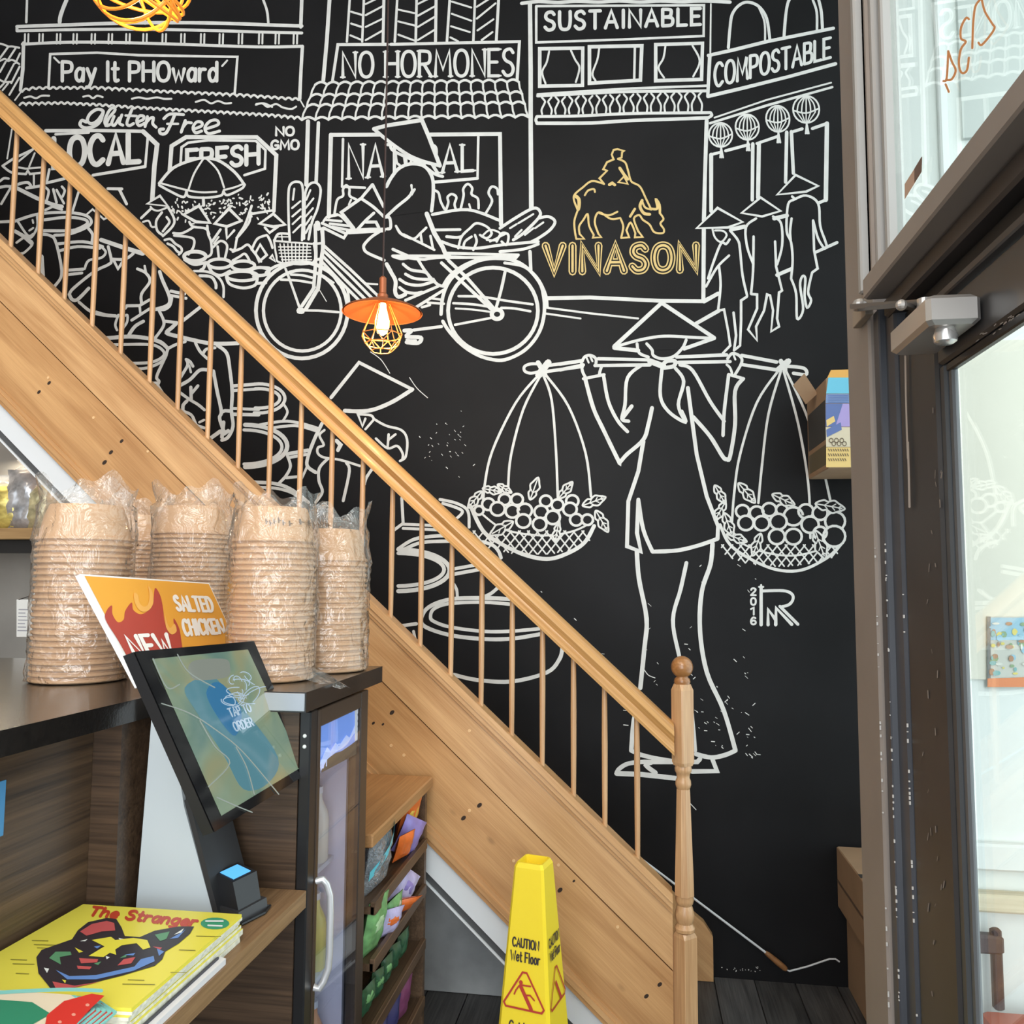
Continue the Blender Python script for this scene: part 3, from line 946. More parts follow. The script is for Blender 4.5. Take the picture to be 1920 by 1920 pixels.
6 140,545 265,520
6s 1005,425 1030,395 1065,400 1090,425 1085,460 1050,520
5s 1000,460 1020,480 1032,512
4 1040,400 1052,430
6 1015,520 1102,545
8s 150,540 200,720 260,850 350,1035 360,1045 400,1000 500,910 530,820 552,720
7s 262,530 290,680 345,795 405,862
7s 490,462 405,540 390,700 372,785 412,800
8 372,785 430,710
8s 1098,545 1050,620 1050,820 1020,1010 1000,1028 975,1010 900,890 800,775
7s 1012,520 985,740 978,885
7s 720,462 795,495 900,680 985,800
7s 612,482 602,650 655,745 752,805 730,740
7s 692,482 742,560 710,700 748,795
8 500,920 470,1100 410,1280 402,1550 485,1582 462,1470 470,1270
8s 470,1270 500,1450 555,1582
8s 555,1582 700,1575 830,1545 945,1505
8 945,1505 948,1430 880,1250 820,1000 785,740 767,600
@1000,980,3.84
9s 745,200 760,400 815,690 800,900 770,1190
9s 740,1350 720,1450 705,1640
9s 705,1640 780,1672 900,1700 1040,1722
8s 1102,290 1060,480 1005,700 1050,960 1130,1300 1165,1640
9s 1290,150 1275,300 1212,500 1200,780 1250,1080 1370,1350 1455,1640
9s 1455,1640 1380,1672 1280,1690 1170,1665
9s 600,1800 620,1770 680,1735 780,1722 850,1725 810,1745 880,1800
10 600,1805 780,1812 1030,1840
9 850,1722 1180,1722 1200,1700
9 1140,1790 1322,1788 1290,1705
!0
#mural_fruit_baskets
@850,540,3.4286
6s 560,490 500,488 458,505 460,535 500,548 560,535
7 600,500 830,468
7 600,537 830,505
14 548,560 610,480
10 545,480 590,560
5s 548,560 400,740 250,1050 200,1280 190,1440
5s 562,560 450,780 370,1080 352,1290
5s 578,560 632,720 660,1050 672,1350 685,1560
5s 595,560 740,760 850,1060 885,1340
8s 110,1400 190,1560 300,1640 450,1712 600,1742 720,1712 840,1640 905,1530
4s 170,1440 300,1540 450,1580 620,1590 780,1560 900,1500
@1050,540,3.2
5s 1315,490 1180,690 1080,1000 1045,1230 1030,1430
5s 1328,490 1250,760 1210,1080 1190,1290
5s 1342,500 1430,820 1490,1180 1502,1500
5s 1352,490 1470,740 1560,1010 1625,1290
6s 960,1420 1020,1540 1150,1630 1300,1690 1450,1692 1600,1620 1685,1540
4s 1000,1480 1150,1560 1300,1600 1450,1600 1650,1540
#mural_pots_and_women
@700,900,3.84
8s 1200,1110 1000,1142 800,1145 560,1118 380,1060 345,1000 400,915 560,858 800,850 990,858
7s 1200,1070 1000,1088 800,1090 560,1060 440,1020 412,985 440,925 560,888 800,880 990,895
8s 1362,1205 1340,1290 1250,1385 1000,1450 750,1440 580,1402
E 8 180,650 370,150 -90,90
E 7 180,645 330,118 -90,90
6s 480,140 600,168 680,222 690,340
6s 500,168 600,200 642,232 585,290
6 205,130 215,312 150,360
6 215,318 540,332
6 215,348 540,362
7s 180,495 300,425 480,402 600,412
7s 220,500 350,450 560,440
7s 790,445 860,470 900,510 920,560
7 580,640 760,608
7 580,678 760,645
7s 905,768 850,815 800,840
6s 580,750 600,790 605,840
7 200,1050 310,1035
6 290,1090 302,1150
@420,660,5.0526
7 1015,432 1280,100 1785,355
8s 1785,355 1600,470 1420,545 1280,562 1145,556
5 1262,570 1312,705 1340,632
5s 1270,590 1390,600 1430,640 1540,700 1680,740 1735,830 1722,990 1668,1032
5 1420,640 1340,732
5s 1440,820 1550,912 1640,890 1692,960 1690,1020
5 1550,905 1560,780
5 1555,835 1625,780
7s 930,675 860,820 800,980 790,1080 870,1142
5s 952,740 905,790 945,880 892,905 890,960 950,1000 1100,1022 1290,1080
5s 790,1080 750,1170 720,1230
6s 985,1010 905,1100 900,1220 932,1325 868,1425
6s 1160,1050 1188,1130 1130,1410
6s 1402,1110 1350,1190 1328,1260
8 1065,840 1105,880 1080,930
E 6 330,440 248,138 -100,100
E 6 330,440 200,92 -100,100
7 90,322 330,302
6 90,365 330,350
7 90,590 330,595
6 90,535 330,545
5s 570,500 602,570 560,652
E 8 200,890 400,200 -90,90
E 6 190,900 360,162 -90,90
6s 600,980 630,1080 590,1170 520,1245
6s 300,700 450,670 600,656 750,682 885,722
6s 430,725 560,705 700,700 870,745
7 610,965 800,930
6 610,1002 780,970
6 590,1192 690,1182
7s 280,1232 500,1250 650,1310 800,1425
6s 340,1282 500,1292 640,1332 745,1405
@180,560,6.857
7 1110,290 1340,110
8s 1030,320 980,370 910,440 1030,480
8s 1030,480 1280,540 1450,572 1640,580 1830,572
6 880,290 1040,308
6s 930,640 1030,590 1150,552
6s 930,640 870,800 782,1000 812,1060 800,1100
6 790,1110 880,1250
5 800,1080 710,1085
6s 1280,570 1340,680 1432,772
6s 1380,702 1420,650 1530,632
7s 1560,600 1680,700 1720,900 1752,1200 1742,1440 1762,1640 1700,1780 1620,1820
7s 1510,930 1560,1200 1612,1450 1590,1540 1650,1720
7 1610,1460 1660,1440 1740,1445
8 1620,1780 1640,1590
8 1640,1740 1700,1700
7s 1432,915 1330,922 1210,1040 1070,1122
6s 1060,1060 1120,960 1180,850 1160,780
6s 1160,780 1210,810 1248,870
5 1200,860 1220,945
6s 1070,1200 1210,1300 1310,1360 1395,1430
7 1225,1290 1220,1140
6 1230,1220 1312,1120
7s 1170,1315 1122,1370 1120,1440
6s 1070,1430 1220,1490 1270,1580 1300,1630 1395,1662
8 1480,1790 1600,1705
5 1330,1590 1390,1560
8s 110,512 430,488 660,510 830,560 925,640
6s 200,592 650,588 800,620 880,700 830,770 690,822 450,832
6s 925,640 870,790 690,882 540,905
7s 0,175 130,212 250,222
6 370,130 400,92 560,90 690,15
5 562,95 572,190
6 460,278 690,130
5s 290,210 250,330 272,405
5s 370,220 405,215 400,300 350,380
7s 410,490 500,360 610,292
6s 760,130 870,142 950,90 975,-10
6s 810,150 870,280 860,370 755,515
@0,220,8
3.5 110,620 180,180
5 40,730 200,622 495,482
4 490,490 280,662
4 522,540 440,740
5s 40,730 180,830 390,852
5 390,852 420,800 450,852 632,832
4 270,750 390,772 620,752
4 510,860 510,1030
6 700,985 970,920
5 742,780 700,985
6s 0,1050 90,1035 170,1040
5 170,1040 20,1300
5s 0,960 60,915 130,920
6s 260,1010 340,985 420,980 460,1020
8s 250,1060 590,1230 800,1310 930,1340
6 400,1062 612,1030
5s 680,1050 732,1110 700,1250
5 800,1080 850,1280
5 850,1090 960,1290
5s 930,1040 972,1100 940,1190
5 680,1392 790,1340 930,1385
6s 220,1560 580,1450 1000,1428 1280,1470 1372,1560 1300,1650 1050,1750 820,1770
6s 660,1540 1000,1500 1260,1530 1312,1590 1200,1660 1050,1700 650,1702
6 0,1570 220,1560
5s 560,1490 562,1640 490,1780 420,1800 230,1700
4 490,1540 500,1585
4 440,1700 500,1660
5 250,1880 360,1800 480,1910
4 1300,1460 1390,1380 1560,1530 1620,1500
5 1080,1440 1180,1120
6 1620,1070 1830,1075
6 1790,1080 1900,1300
6s 1330,1670 1390,1760 1380,1880
@0,400,3.84
6s 300,150 360,160 400,200 440,370 440,460 390,530
5s 130,60 200,160 240,150
5s 100,130 170,170 235,215 180,280 150,290
6s 420,220 600,205 740,240
6s 430,270 560,240 720,252
6 490,410 600,402
6 490,442 590,430
6s 500,585 530,540 680,420 780,370 802,340 780,240
5s 610,400 640,340 730,320 762,280 730,240
7s 500,585 520,620 560,620 640,540
6s 570,640 680,720 850,742
9 730,192 900,250 1030,290
6s 810,330 900,330 960,290
6 820,340 850,400 890,340
6s 990,400 1050,430 1080,490 1020,580 1020,650
5 1042,380 1050,425
7s 1150,420 1170,480 1220,600 1210,660 1120,692
6 1225,590 1340,612
6 1230,560 1330,582
8 300,310 310,450
#mural_signature
@1000,980,3.84
7 1640,470 1640,735
4 1625,462 1655,462
4 1640,448 1640,480
6s 1640,492 1800,490 1862,515 1868,555 1840,590 1790,605
6 1775,602 1905,732
7 1690,735 1690,625 1745,700
7 1745,735 1748,615 1860,732
5 1690,625 1700,640
"""
BUFFALO = """
@1000,260,5.647
4 750,480 700,420 780,340 740,325 780,250 850,220 830,170 850,120 890,112 962,130 940,142 935,200 895,215
4s 895,215 970,250 1000,330 1030,440 1060,470
4s 750,480 620,450 520,520 440,590 430,650 470,755
7s 450,610 480,640 485,700 475,750
4s 470,760 435,870 440,980 455,1060
4 455,1062 540,1062 490,1010
4s 490,1010 485,930 530,860 575,800 590,920 640,1020
4 640,1020 630,1050 720,1045 690,1010
4s 690,1010 650,880 695,780 820,850 920,840
4s 920,840 952,930 930,1050
4 930,1052 1015,1046 985,970
4s 985,970 1030,890 1080,1000
4 1080,1000 1075,1046 1158,1042 1110,980
4s 1110,980 1065,850 1120,810 1160,860 1230,910 1280,990 1370,1000 1382,960 1345,900 1378,850 1340,790
5s 1340,790 1335,700 1298,645 1312,740 1240,742
4s 1060,470 1130,510 1190,630 1245,745
6s 1152,655 1130,720 1170,790 1232,802
4s 1155,670 1185,730 1250,752
4s 700,790 800,812 890,775
5 1075,745 1025,825
4s 545,600 580,550 640,535 652,565
6 915,312 960,380 1000,430
4c 900,462 960,400 1000,480
6 805,488 835,470 862,490
"""
M_BLACK = mat('wall_black_paint', (0.0112, 0.0110, 0.0122), rough=0.50, spec=0.14, var=0.22, vscale=2.2, bump=0.05, bscale=9)
M_PAINT = mat('mural_white_paint', (0.72, 0.72, 0.70), rough=0.6, var=0.08, vscale=14)
M_GOLD = mat('mural_gold_paint', (0.72, 0.52, 0.20), rough=0.55, var=0.1, vscale=20)
art = Art(lambda x, y: on(x, y, (0, 0, 0), (0, 1, 0)), (0, -0.0006, 0))
def run(src, col, blk='patch'):
    ox, oy, sc, key, lay = 0, 0, 1.0, col, 0
    for ln in src.strip().splitlines():
        ln = ln.strip()
        if not ln: continue
        if ln[0] == '@':
            ox, oy, sc = (float(q) for q in ln[1:].split(',')); continue
        if ln[0] == '#': key = ln[1:]; continue
        if ln[0] == '!': lay = int(ln[1:]); continue
        T = ln.split(); pt = lambda s: tuple(float(q) for q in s.split(','))
        tr = lambda p: (ox+p[0]/sc, oy+p[1]/sc)
        if T[0] == 'P': art.poly([tr(pt(t)) for t in T[1:]], blk, lay); continue
        if T[0] == 'E':
            c = tr(pt(T[2])); r = pt(T[3]); a = pt(T[4]) if len(T) > 4 else (0, 360)
            art.ell(c, (r[0]/sc, r[1]/sc), float(T[1]), key, lay, a[0], a[1], n=40); continue
        fl = T[0].lstrip('0123456789.'); wd = 0.92*float(T[0][:len(T[0])-len(fl)] if fl else T[0])
        art.ribbon([tr(pt(t)) for t in T[1:]], wd, key, lay, smooth='s' in fl, closed='c' in fl, jit=0.07 if 's' not in fl else 0.04)
run(MURAL, 'mural_corner_house')
run(BUFFALO, 'gold')
# corner house: little uprights of the balcony and the scalloped roof edges
for x in [50, 77, 110, 141, 175, 207, 240, 272, 308, 343, 380, 415, 451, 489, 520, 554]:
    art.ribbon([(x-3, 64), (x-3.5, 82)], 3.5, 'mural_corner_house'); art.ribbon([(x+3.5, 64), (x+3, 82)], 3.5, 'mural_corner_house')
def wavy(P, wl, amp, wd, key, layer=0):
    out = []; s = 0
    for (x0, y0), (x1, y1) in zip(P, P[1:]):
        L = math.hypot(x1-x0, y1-y0); n = max(2, int(L/(wl/6)))
        for i in range(n):
            t = i/n; out.append((x0+(x1-x0)*t, y0+(y1-y0)*t-amp*abs(math.sin(math.pi*(s+L*t)/wl))+amp/2))
        s += L
    art.ribbon(out, wd, key, layer)
wavy([(42, 170), (62, 166), (180, 165), (300, 172), (440, 178), (562, 187)], 13, 4.5, 4, 'mural_corner_house')
wavy([(37, 195), (120, 194), (180, 197), (250, 202), (500, 216), (566, 222)], 12, 4.5, 4, 'mural_corner_house')
# tiled shop roof
def lerp(a, b, t): return a+(b-a)*t
def roof(u, v): return (lerp(lerp(591, 566, v), lerp(973, 991, v), u), lerp(lerp(159, 225, v), lerp(154, 220, v), u))
rows = [0.0, 0.34, 0.63, 1.0]; ncol = 17
for i, v in enumerate(rows):
    P = []
    for c in range(ncol):
        for k in range(5):
            u = (c+k/5)/ncol; x, y = roof(u, v); P.append((x, y-5*math.sin(math.pi*k/5)))
    P.append(roof(1, v)); art.ribbon(P, 4.5, 'mural_tiled_shop')
    if i < 3:
        for c in range(ncol+1):
            u = c/ncol; a = roof(u, v); b = roof(min(1, max(0, u+(0.5-u)*0.0)), rows[i+1])
            art.ribbon([a, ((a[0]+b[0])/2-1.5, (a[1]+b[1])/2), b], 3.6, 'mural_tiled_shop')
# balcony vases
for k in range(12):
    x = 1025+k*25.6; yt = 183-k*0.95; yb = 214-k*0.45
    for s in (-1, 1):
        art.ribbon([(x+s*9, yt), (x+s*3.2, yt+7), (x+s*4.5, yt+12), (x+s*9.5, yt+23), (x+s*8.5, yb)], 3.6, 'mural_balcony_house', smooth=True)
# lanterns
for cx, cy, rx, ry in ((485, 1215, 105, 108), (725, 1145, 105, 115), (1000, 1070, 105, 118), (1255, 985, 118, 122)):
    c = (1250+cx/4.8, cy/4.8); rx /= 4.8; ry /= 4.8; K = 'mural_hanging_lanterns'
    art.ell(c, (rx, ry), 3.2, K, tilt=-12, n=24)
    art.ribbon([(c[0]-rx, c[1]+2), (c[0], c[1]+7), (c[0]+rx, c[1]-2)], 3, K, smooth=True)
    for q in (-0.7, -0.35, 0, 0.35, 0.7):
        art.ribbon([(c[0]+q*3, c[1]-ry), (c[0]+q*rx*0.8, c[1]-ry*0.45), (c[0]+q*rx, c[1]+5)], 2.6, K, smooth=True)
        art.ribbon([(c[0]+q*rx, c[1]+5), (c[0]+q*6, c[1]+ry*0.95)], 2.2, K)
    for q in (-3, 0, 3): art.ribbon([(c[0]+1, c[1]+ry), (c[0]+2+q, c[1]+ry+20)], 3, K)
# flowers behind the market stalls
for k in range(120):
    x = random.uniform(322, 510); y = random.uniform(375, 410)-(x-322)*0.06+random.uniform(-4, 8)
    if random.random() < 0.15: y += 10
    a = random.uniform(0, 3.14); l = random.uniform(0.5, 3)
    art.ribbon([(x-l*math.cos(a), y-l*math.sin(a)), (x+l*math.cos(a), y+l*math.sin(a))], random.uniform(2.2, 3.6), 'mural_market_stalls')
# fruit, leaves and weave of the two baskets
K = 'mural_fruit_baskets'
F1 = [(225, 1390, 40), (330, 1360, 38), (410, 1360, 38), (595, 1370, 38), (670, 1395, 38), (765, 1370, 40), (285, 1420, 46), (380, 1435, 44), (460, 1430, 46), (565, 1440, 44), (640, 1475, 46), (750, 1422, 44), (450, 1498, 46), (555, 1518, 44), (790, 1490, 40), (862, 1490, 36), (165, 1430, 30)]
F2 = [(1095, 1340, 40), (1180, 1350, 42), (1255, 1330, 42), (1330, 1330, 34), (1400, 1370, 58), (1475, 1340, 45), (1560, 1350, 45), (1650, 1400, 60), (1115, 1410, 46), (1210, 1412, 46), (1310, 1402, 50), (1500, 1420, 52), (1300, 1492, 48), (1400, 1492, 50), (1645, 1490, 66), (1560, 1470, 40)]
for L, ox, oy, sc in ((F1, 850, 540, 3.4286), (F2, 1050, 540, 3.2)):
    for i, (x, y, r) in enumerate(L):
        c = (ox+x/sc, oy+y/sc); art.disc(c, r/sc, 'patch', 1+i*0.05); art.ell(c, (r/sc, r/sc*0.95), 4.6, K, 1.02+i*0.05, n=18)
def leaf(cx, cy, L, ang, wd=0.42):
    a = math.radians(ang); P = []
    for t, s in ((0, 0), (0.25, 0.8), (0.4, 0.65), (0.6, 1), (0.75, 0.7), (1, 0), (0.75, -0.7), (0.6, -1), (0.4, -0.65), (0.25, -0.8)):
        u, v = (t-0.5)*L, s*L*wd/2; P.append((cx+u*math.cos(a)-v*math.sin(a), cy+u*math.sin(a)+v*math.cos(a)))
    art.poly(P, 'patch', 2.2, smooth=True); art.ribbon(P, 3.4, K, 2.4, smooth=True, closed=True)
    art.ribbon([(cx-0.5*L*math.cos(a), cy-0.5*L*math.sin(a)), (cx+0.4*L*math.cos(a), cy+0.4*L*math.sin(a))], 2.4, K, 2.4)
    for t in (-0.2, 0.05, 0.28):
        x, y = cx+t*L*math.cos(a), cy+t*L*math.sin(a)
        for s in (-1, 1): art.ribbon([(x, y), (x+0.16*L*math.cos(a+s*0.7), y+0.16*L*math.sin(a+s*0.7))], 2, K, 2.4)
for x, y, L, a in ((520, 1290, 44, -70), (722, 1300, 40, -50), (905, 1372, 46, -20), (955, 1500, 46, 60), (310, 1545, 50, 150), (665, 1575, 34, 100), (140, 1360, 40, 130), (250, 1300, 36, 10), (330, 1290, 30, 30)):
    leaf(850+x/3.4286, 540+y/3.4286, L, a)
for x, y, L, a in ((960, 1240, 40, 60), (960, 1340, 40, 120), (1120, 1230, 48, 50), (1340, 1270, 46, 25), (1180, 1540, 44, 110), (1560, 1540, 56, 70), (1620, 1310, 56, 10), (1010, 1420, 46, 70), (1060, 1500, 40, 20)):
    leaf(1050+x/3.2, 540+y/3.2, L, a)
def inb(x, y, L):
    (x0, x1, yt, yb) = L; m = (x0+x1)/2; h = (x1-x0)/2; q = 1-((x-m)/h)**2
    return q > 0 and yt < y < yt+8+(yb-yt-14)*math.sqrt(max(0, q))
for box in ((886, 1112, 994, 1046), (1352, 1576, 1020, 1068)):
    for s in (-1, 1):
        for k in range(-4, 20):
            run_ = []
            for i in range(40):
                x = box[0]+k*17+s*(i*1.6)*0.8+(0 if s > 0 else 40); y = box[2]+i*1.6
                if inb(x, y, box): run_.append((x, y))
            if len(run_) > 3: art.ribbon([run_[0], run_[-1]], 2.8, K)
# lettering
LT = 'mural_lettering'
art.text('Pay It PHOward', ((117, 116), (407, 117), (407, 152), (117, 152)), 6.5, LT)
art.text('LOCAL', ((101, 260), (261, 250), (261, 303), (101, 314)), 10, LT)
art.text('FRESH', ((351, 282), (485, 272), (485, 307), (351, 318)), 8, LT)
art.text('NO', ((518, 239), (551, 238), (551, 254), (518, 254)), 4.6, LT)
art.text('GMO', ((509, 264), (560, 263), (560, 280), (509, 280)), 4.6, LT)
art.text('NO HORMONES', ((643, 99), (963, 92), (963, 142), (643, 145)), 6, LT, serif=True)
art.text('NATURAL', ((654, 271), (887, 272), (887, 320), (654, 335)), 6.2, LT, serif=True)
art.text('SUSTAINABLE', ((1022, 23), (1313, 16), (1313, 46), (1022, 57)), 6.4, LT, gap=3)
art.text('COMPOSTABLE', ((1340, 120), (1557, 71), (1557, 108), (1340, 163)), 5.6, LT)
for i, ch in enumerate('2016'):
    y = 1103+i*18.2; art.text(ch, ((1408, y), (1417, y), (1417, y+13), (1408, y+13)), 3.6, 'mural_signature')
VS = ((1023, 461), (1305, 460), (1305, 506), (1023, 510))
art.text('VINASON', VS, 15, 'gold', 0, gap=3.4); art.text('VINASON', VS, 9.8, 'patch', 1, gap=3.4); art.text('VINASON', VS, 4.4, 'gold', 2, gap=3.4)
# scuffs and chips in the paint
for k in range(130):
    if k >= 90: x, y = random.uniform(1290, 1420), random.uniform(1230, 1420)
    elif k < 34: x, y = random.gauss(835, 22), random.gauss(835, 26)
    elif k < 72: x, y = random.uniform(1010, 1420), random.uniform(1040, 1420)
    else: x, y = random.uniform(1350, 1430), random.uniform(1812, 1822)
    a = random.choice((0.6, 0.75, 0.9, 2.4, 0.1)); l = random.uniform(0.6, 4 if k < 34 else 9)
    if 72 <= k < 90: l = 1.2
    art.ribbon([(x, y), (x+l*math.cos(a), y+l*math.sin(a))], random.uniform(0.7, 1.7), 'paint_scuffs')
for P in ([(695, 660), (712, 672), (722, 685), (731, 700)], [(768, 708), (782, 728), (802, 746)], [(1208, 1256), (1216, 1266), (1228, 1271)], [(1288, 1500), (1305, 1518)], [(600, 545), (612, 565)]):
    art.ribbon(P, 1.5, 'paint_scuffs', smooth=True)
names = {k: k for k in art.L}; names['gold'] = 'mural_buffalo_emblem'; names['patch'] = 'mural_dark_fill'
mats_ = {k: M_PAINT for k in art.L}; mats_['gold'] = M_GOLD; mats_['patch'] = M_BLACK
mural_parts = art.build(names, mats_, wall_back)
# ------------------------------------------------------------------ the staircase (runs up to the left in front of the mural)
SL = -0.912; ANG = math.atan(-SL)
PINE_L, PINE_D = (0.62, 0.350, 0.150), (0.37, 0.175, 0.062)
M_PINE = wood('pine_sloped', PINE_D, PINE_L, roty=-ANG, stretch=(0.7, 6, 6), rough=0.38, rings=0.25, knots=True, coat=0.15)
M_PINE2 = wood('pine_sloped_light', (0.42, 0.210, 0.080), (0.68, 0.405, 0.190), roty=-ANG, stretch=(0.7, 7, 7), rough=0.38, rings=0.28, coat=0.15)
M_RAIL = wood('rail_wood', (0.40, 0.19, 0.055), (0.68, 0.38, 0.14), roty=-ANG, stretch=(0.5, 26, 26), rough=0.35, rings=0.35, coat=0.25)
M_PINEV = wood('pine_upright', (0.45, 0.24, 0.11), (0.64, 0.39, 0.20), roty=math.radians(90), stretch=(0.9, 12, 12), rough=0.38, coat=0.2)
M_TREAD = wood('tread_wood', (0.35, 0.17, 0.06), (0.5, 0.27, 0.1), rotz=math.radians(90))
YF = -0.85
def ztop(x): return 0.693-0.908*(x-0.07)        # top edge of the stringer
def zrail(x): return 1.112-0.9165*(x-0.116)     # underside of the handrail
stair = thing('staircase', (0.155, YF, 0), 'pine staircase with closed board side and slim round balusters', 'staircase')
XL, XR = -4.25, 0.118
def band(o0, o1, y0, y1, m, name, bev=0.0):
    a = MB()
    f = lambda o: min(XR, XR+(ztop(XR)-o)/0.908)             # where this line meets the floor
    P = [(XL, y0, ztop(XL)-o0), (f(o0), y0, max(0, ztop(XR)-o0))]
    if ztop(XR)-o0 > 0 and ztop(XR)-o1 < 0: P.append((XR, y0, 0.0))
    P += [(f(o1), y0, max(0, ztop(XR)-o1)), (XL, y0, ztop(XL)-o1)]
    a.prism(P, (0, y1-y0, 0)); return a.build(name, m, stair)
band(0.0, 0.030, -0.885, -0.815, M_PINE2, 'stringer_cap')
band(0.030, 0.052, -0.878, -0.82, M_PINE2, 'cap_moulding')
band(0.052, 0.068, -0.872, -0.82, M_PINE, 'cap_moulding')
band(0.068, 0.252, -0.862, -0.82, M_PINE2, 'stringer_board')
band(0.252, 0.258, -0.848, -0.82, mat('board_joint', (0.10, 0.05, 0.02), rough=0.8), 'board_joint')
band(0.258, 0.585, -0.860, -0.82, M_PINE, 'stringer_board')
band(0.585, 0.605, -0.866, -0.82, M_PINE2, 'lower_moulding')
band(0.605, 0.628, -0.874, -0.82, M_PINE2, 'lower_moulding')
band(0.628, 0.648, -0.868, -0.82, M_PINE, 'lower_moulding')
band(0.650, 0.657, -0.852, -0.80, mat('trim_black', (0.012, 0.012, 0.013), rough=0.5), 'black_strip')  # thin black strip between pine moulding and white edge
band(0.657, 0.757, -0.850, -0.80, M_WHITE, 'white_soffit_edge')
band(0.757, 0.790, -0.842, -0.80, mat('trim_grey', (0.07, 0.072, 0.075), rough=0.5), 'dark_trim')
band(0.790, 0.799, -0.850, -0.80, M_WHITE, 'white_bead')
# nail holes and knots in the side boards
mb = MB(); mk = MB()
for px, py, r in ((92, 718, 4), (73, 735, 4), (228, 827, 4), (208, 848, 4.5), (196, 867, 5), (735, 1336, 4.5), (700, 1356, 3), (718, 1358, 2.5), (899, 1510, 4.5), (869, 1534, 4.5), (1050, 1669, 4.5), (1030, 1696, 5), (1076, 1652, 2.5), (1237, 1846, 4), (1212, 1868, 4)):
    c = on(px, py, (0, -0.8605, 0), (0, 1, 0)); rr = r*0.00185; u = V((math.cos(ANG), 0, math.sin(ANG))); v = V((-math.sin(ANG), 0, math.cos(ANG)))
    mb.prism([c+u*(rr*1.25*math.cos(t*math.pi/5))+v*(rr*0.8*math.sin(t*math.pi/5)) for t in range(10)], (0, 0.004, 0))
for px, py in ((90, 708), (175, 783), (277, 846), (520, 1130), (733, 1398), (757, 1416), (880, 1520), (963, 1614), (1047, 1622), (1158, 1738), (1030, 1480), (880, 1370), (345, 810)):
    c = on(px, py, (0, -0.8625, 0), (0, 1, 0)); rr = 0.0055
    mk.prism([c+V((rr*math.cos(t*math.pi/4), 0, rr*math.sin(t*math.pi/4))) for t in range(8)], (0, 0.004, 0))
mb.build('nail_holes', mat('hole_dark', (0.03, 0.015, 0.008), rough=0.8), stair)['kind'] = 'stuff'
mk.build('wood_filler', mat('filler', (0.75, 0.48, 0.24), rough=0.5), stair)['kind'] = 'stuff'
# handrail: moulded section swept up the slope
sec = [(-0.040, 0.0), (0.040, 0.0), (0.042, 0.012), (0.034, 0.022), (0.032, 0.040), (0.038, 0.052), (0.044, 0.066), (0.040, 0.086), (0.026, 0.100), (0.0, 0.106), (-0.026, 0.100), (-0.040, 0.086), (-0.044, 0.066), (-0.038, 0.052), (-0.032, 0.040), (-0.034, 0.022), (-0.042, 0.012)]
rings = [[(x, YF+a, zrail(x)+b) for a, b in sec] for x in (XL, -1.5, XR+0.01)]
fixn(MB().loft(rings).build('handrail', M_RAIL, stair, smooth=True))
# balusters
bal = [-2.755-0.129*k for k in range(11, 0, -1)]+[-2.755, -2.626, -2.497, -2.368, -2.245, -2.118, -1.99, -1.862, -1.74, -1.612, -1.484, -1.358, -1.236, -1.112, -0.991, -0.876, -0.764, -0.651, -0.540, -0.430, -0.322, -0.213, -0.106, 0.004]
for x in bal:
    z0, z1 = ztop(x)-0.02, zrail(x)+0.01; h = z1-z0
    MB().lathe((x, YF, z0), [(0.0085, 0), (0.0098, h*0.3), (0.0105, h*0.6), (0.0098, h*0.85), (0.009, h)], 10).build('baluster', M_PINEV, stair, smooth=True)
# newel post
nw = thing('newel', (0.160, YF, 0), None, None); nw.parent = None
bpy.data.objects.remove(nw)
nc = V((0.158, YF, 0)); nparts = []
def sqring(h, z, ch=0.25, rot=math.radians(41)):
    P = []
    for k in range(4):
        a = rot+k*math.pi/2
        ux, uy = math.cos(a), math.sin(a); vx, vy = -uy, ux
        P += [(nc.x+ux*h-vx*h*(1-ch)*1.0, nc.y+uy*h-vy*h*(1-ch), z), (nc.x+ux*h+vx*h*(1-ch), nc.y+uy*h+vy*h*(1-ch), z)]
    return P
newel = MB().loft([sqring(0.029, 0, 0.08), sqring(0.029, 0.505, 0.08), sqring(0.026, 0.520, 0.3)]).build('newel_post', M_PINEV, stair)
MB().loft([sqring(0.026, 1.063, 0.3), sqring(0.0285, 1.075, 0.16), sqring(0.0285, 1.315, 0.16), sqring(0.025, 1.335, 0.42)]).build('newel_block', M_PINEV, newel)
prof = [(0.024, 0.518), (0.033, 0.524), (0.034, 0.534), (0.029, 0.541), (0.026, 0.548), (0.031, 0.562), (0.0325, 0.578), (0.027, 0.598), (0.024, 0.606), (0.028, 0.612), (0.031, 0.624), (0.029, 0.636), (0.031, 0.64)]
fixn(MB().lathe((nc.x, nc.y, 0), prof, 24).build('turned_base', M_PINEV, newel, smooth=True))
MB().loft([sqring(0.0295, 0.638, 0.5), sqring(0.0285, 0.70, 0.5), sqring(0.0205, 0.985, 0.5)]).build('tapered_shaft', M_PINEV, newel)
prof = [(0.0205, 0.983), (0.0235, 0.990), (0.0265, 1.000), (0.0255, 1.012), (0.0215, 1.022), (0.023, 1.036), (0.028, 1.044), (0.0285, 1.054), (0.026, 1.064)]
fixn(MB().lathe((nc.x, nc.y, 0), prof, 24).build('turned_collar', M_PINEV, newel, smooth=True))
M_BALL = wood('ball_wood', (0.26, 0.105, 0.03), (0.46, 0.21, 0.07), rough=0.3, coat=0.4)
prof = [(0.025, 1.333), (0.028, 1.342), (0.026, 1.352), (0.020, 1.358), (0.019, 1.364)]+[(0.0375*math.sin(t), 1.392-0.0375*math.cos(t)) for t in [0.55+i*(math.pi-0.56)/10 for i in range(11)]]
fixn(MB().lathe((nc.x, nc.y, 0), prof, 24).build('newel_ball', M_BALL, newel, smooth=True))
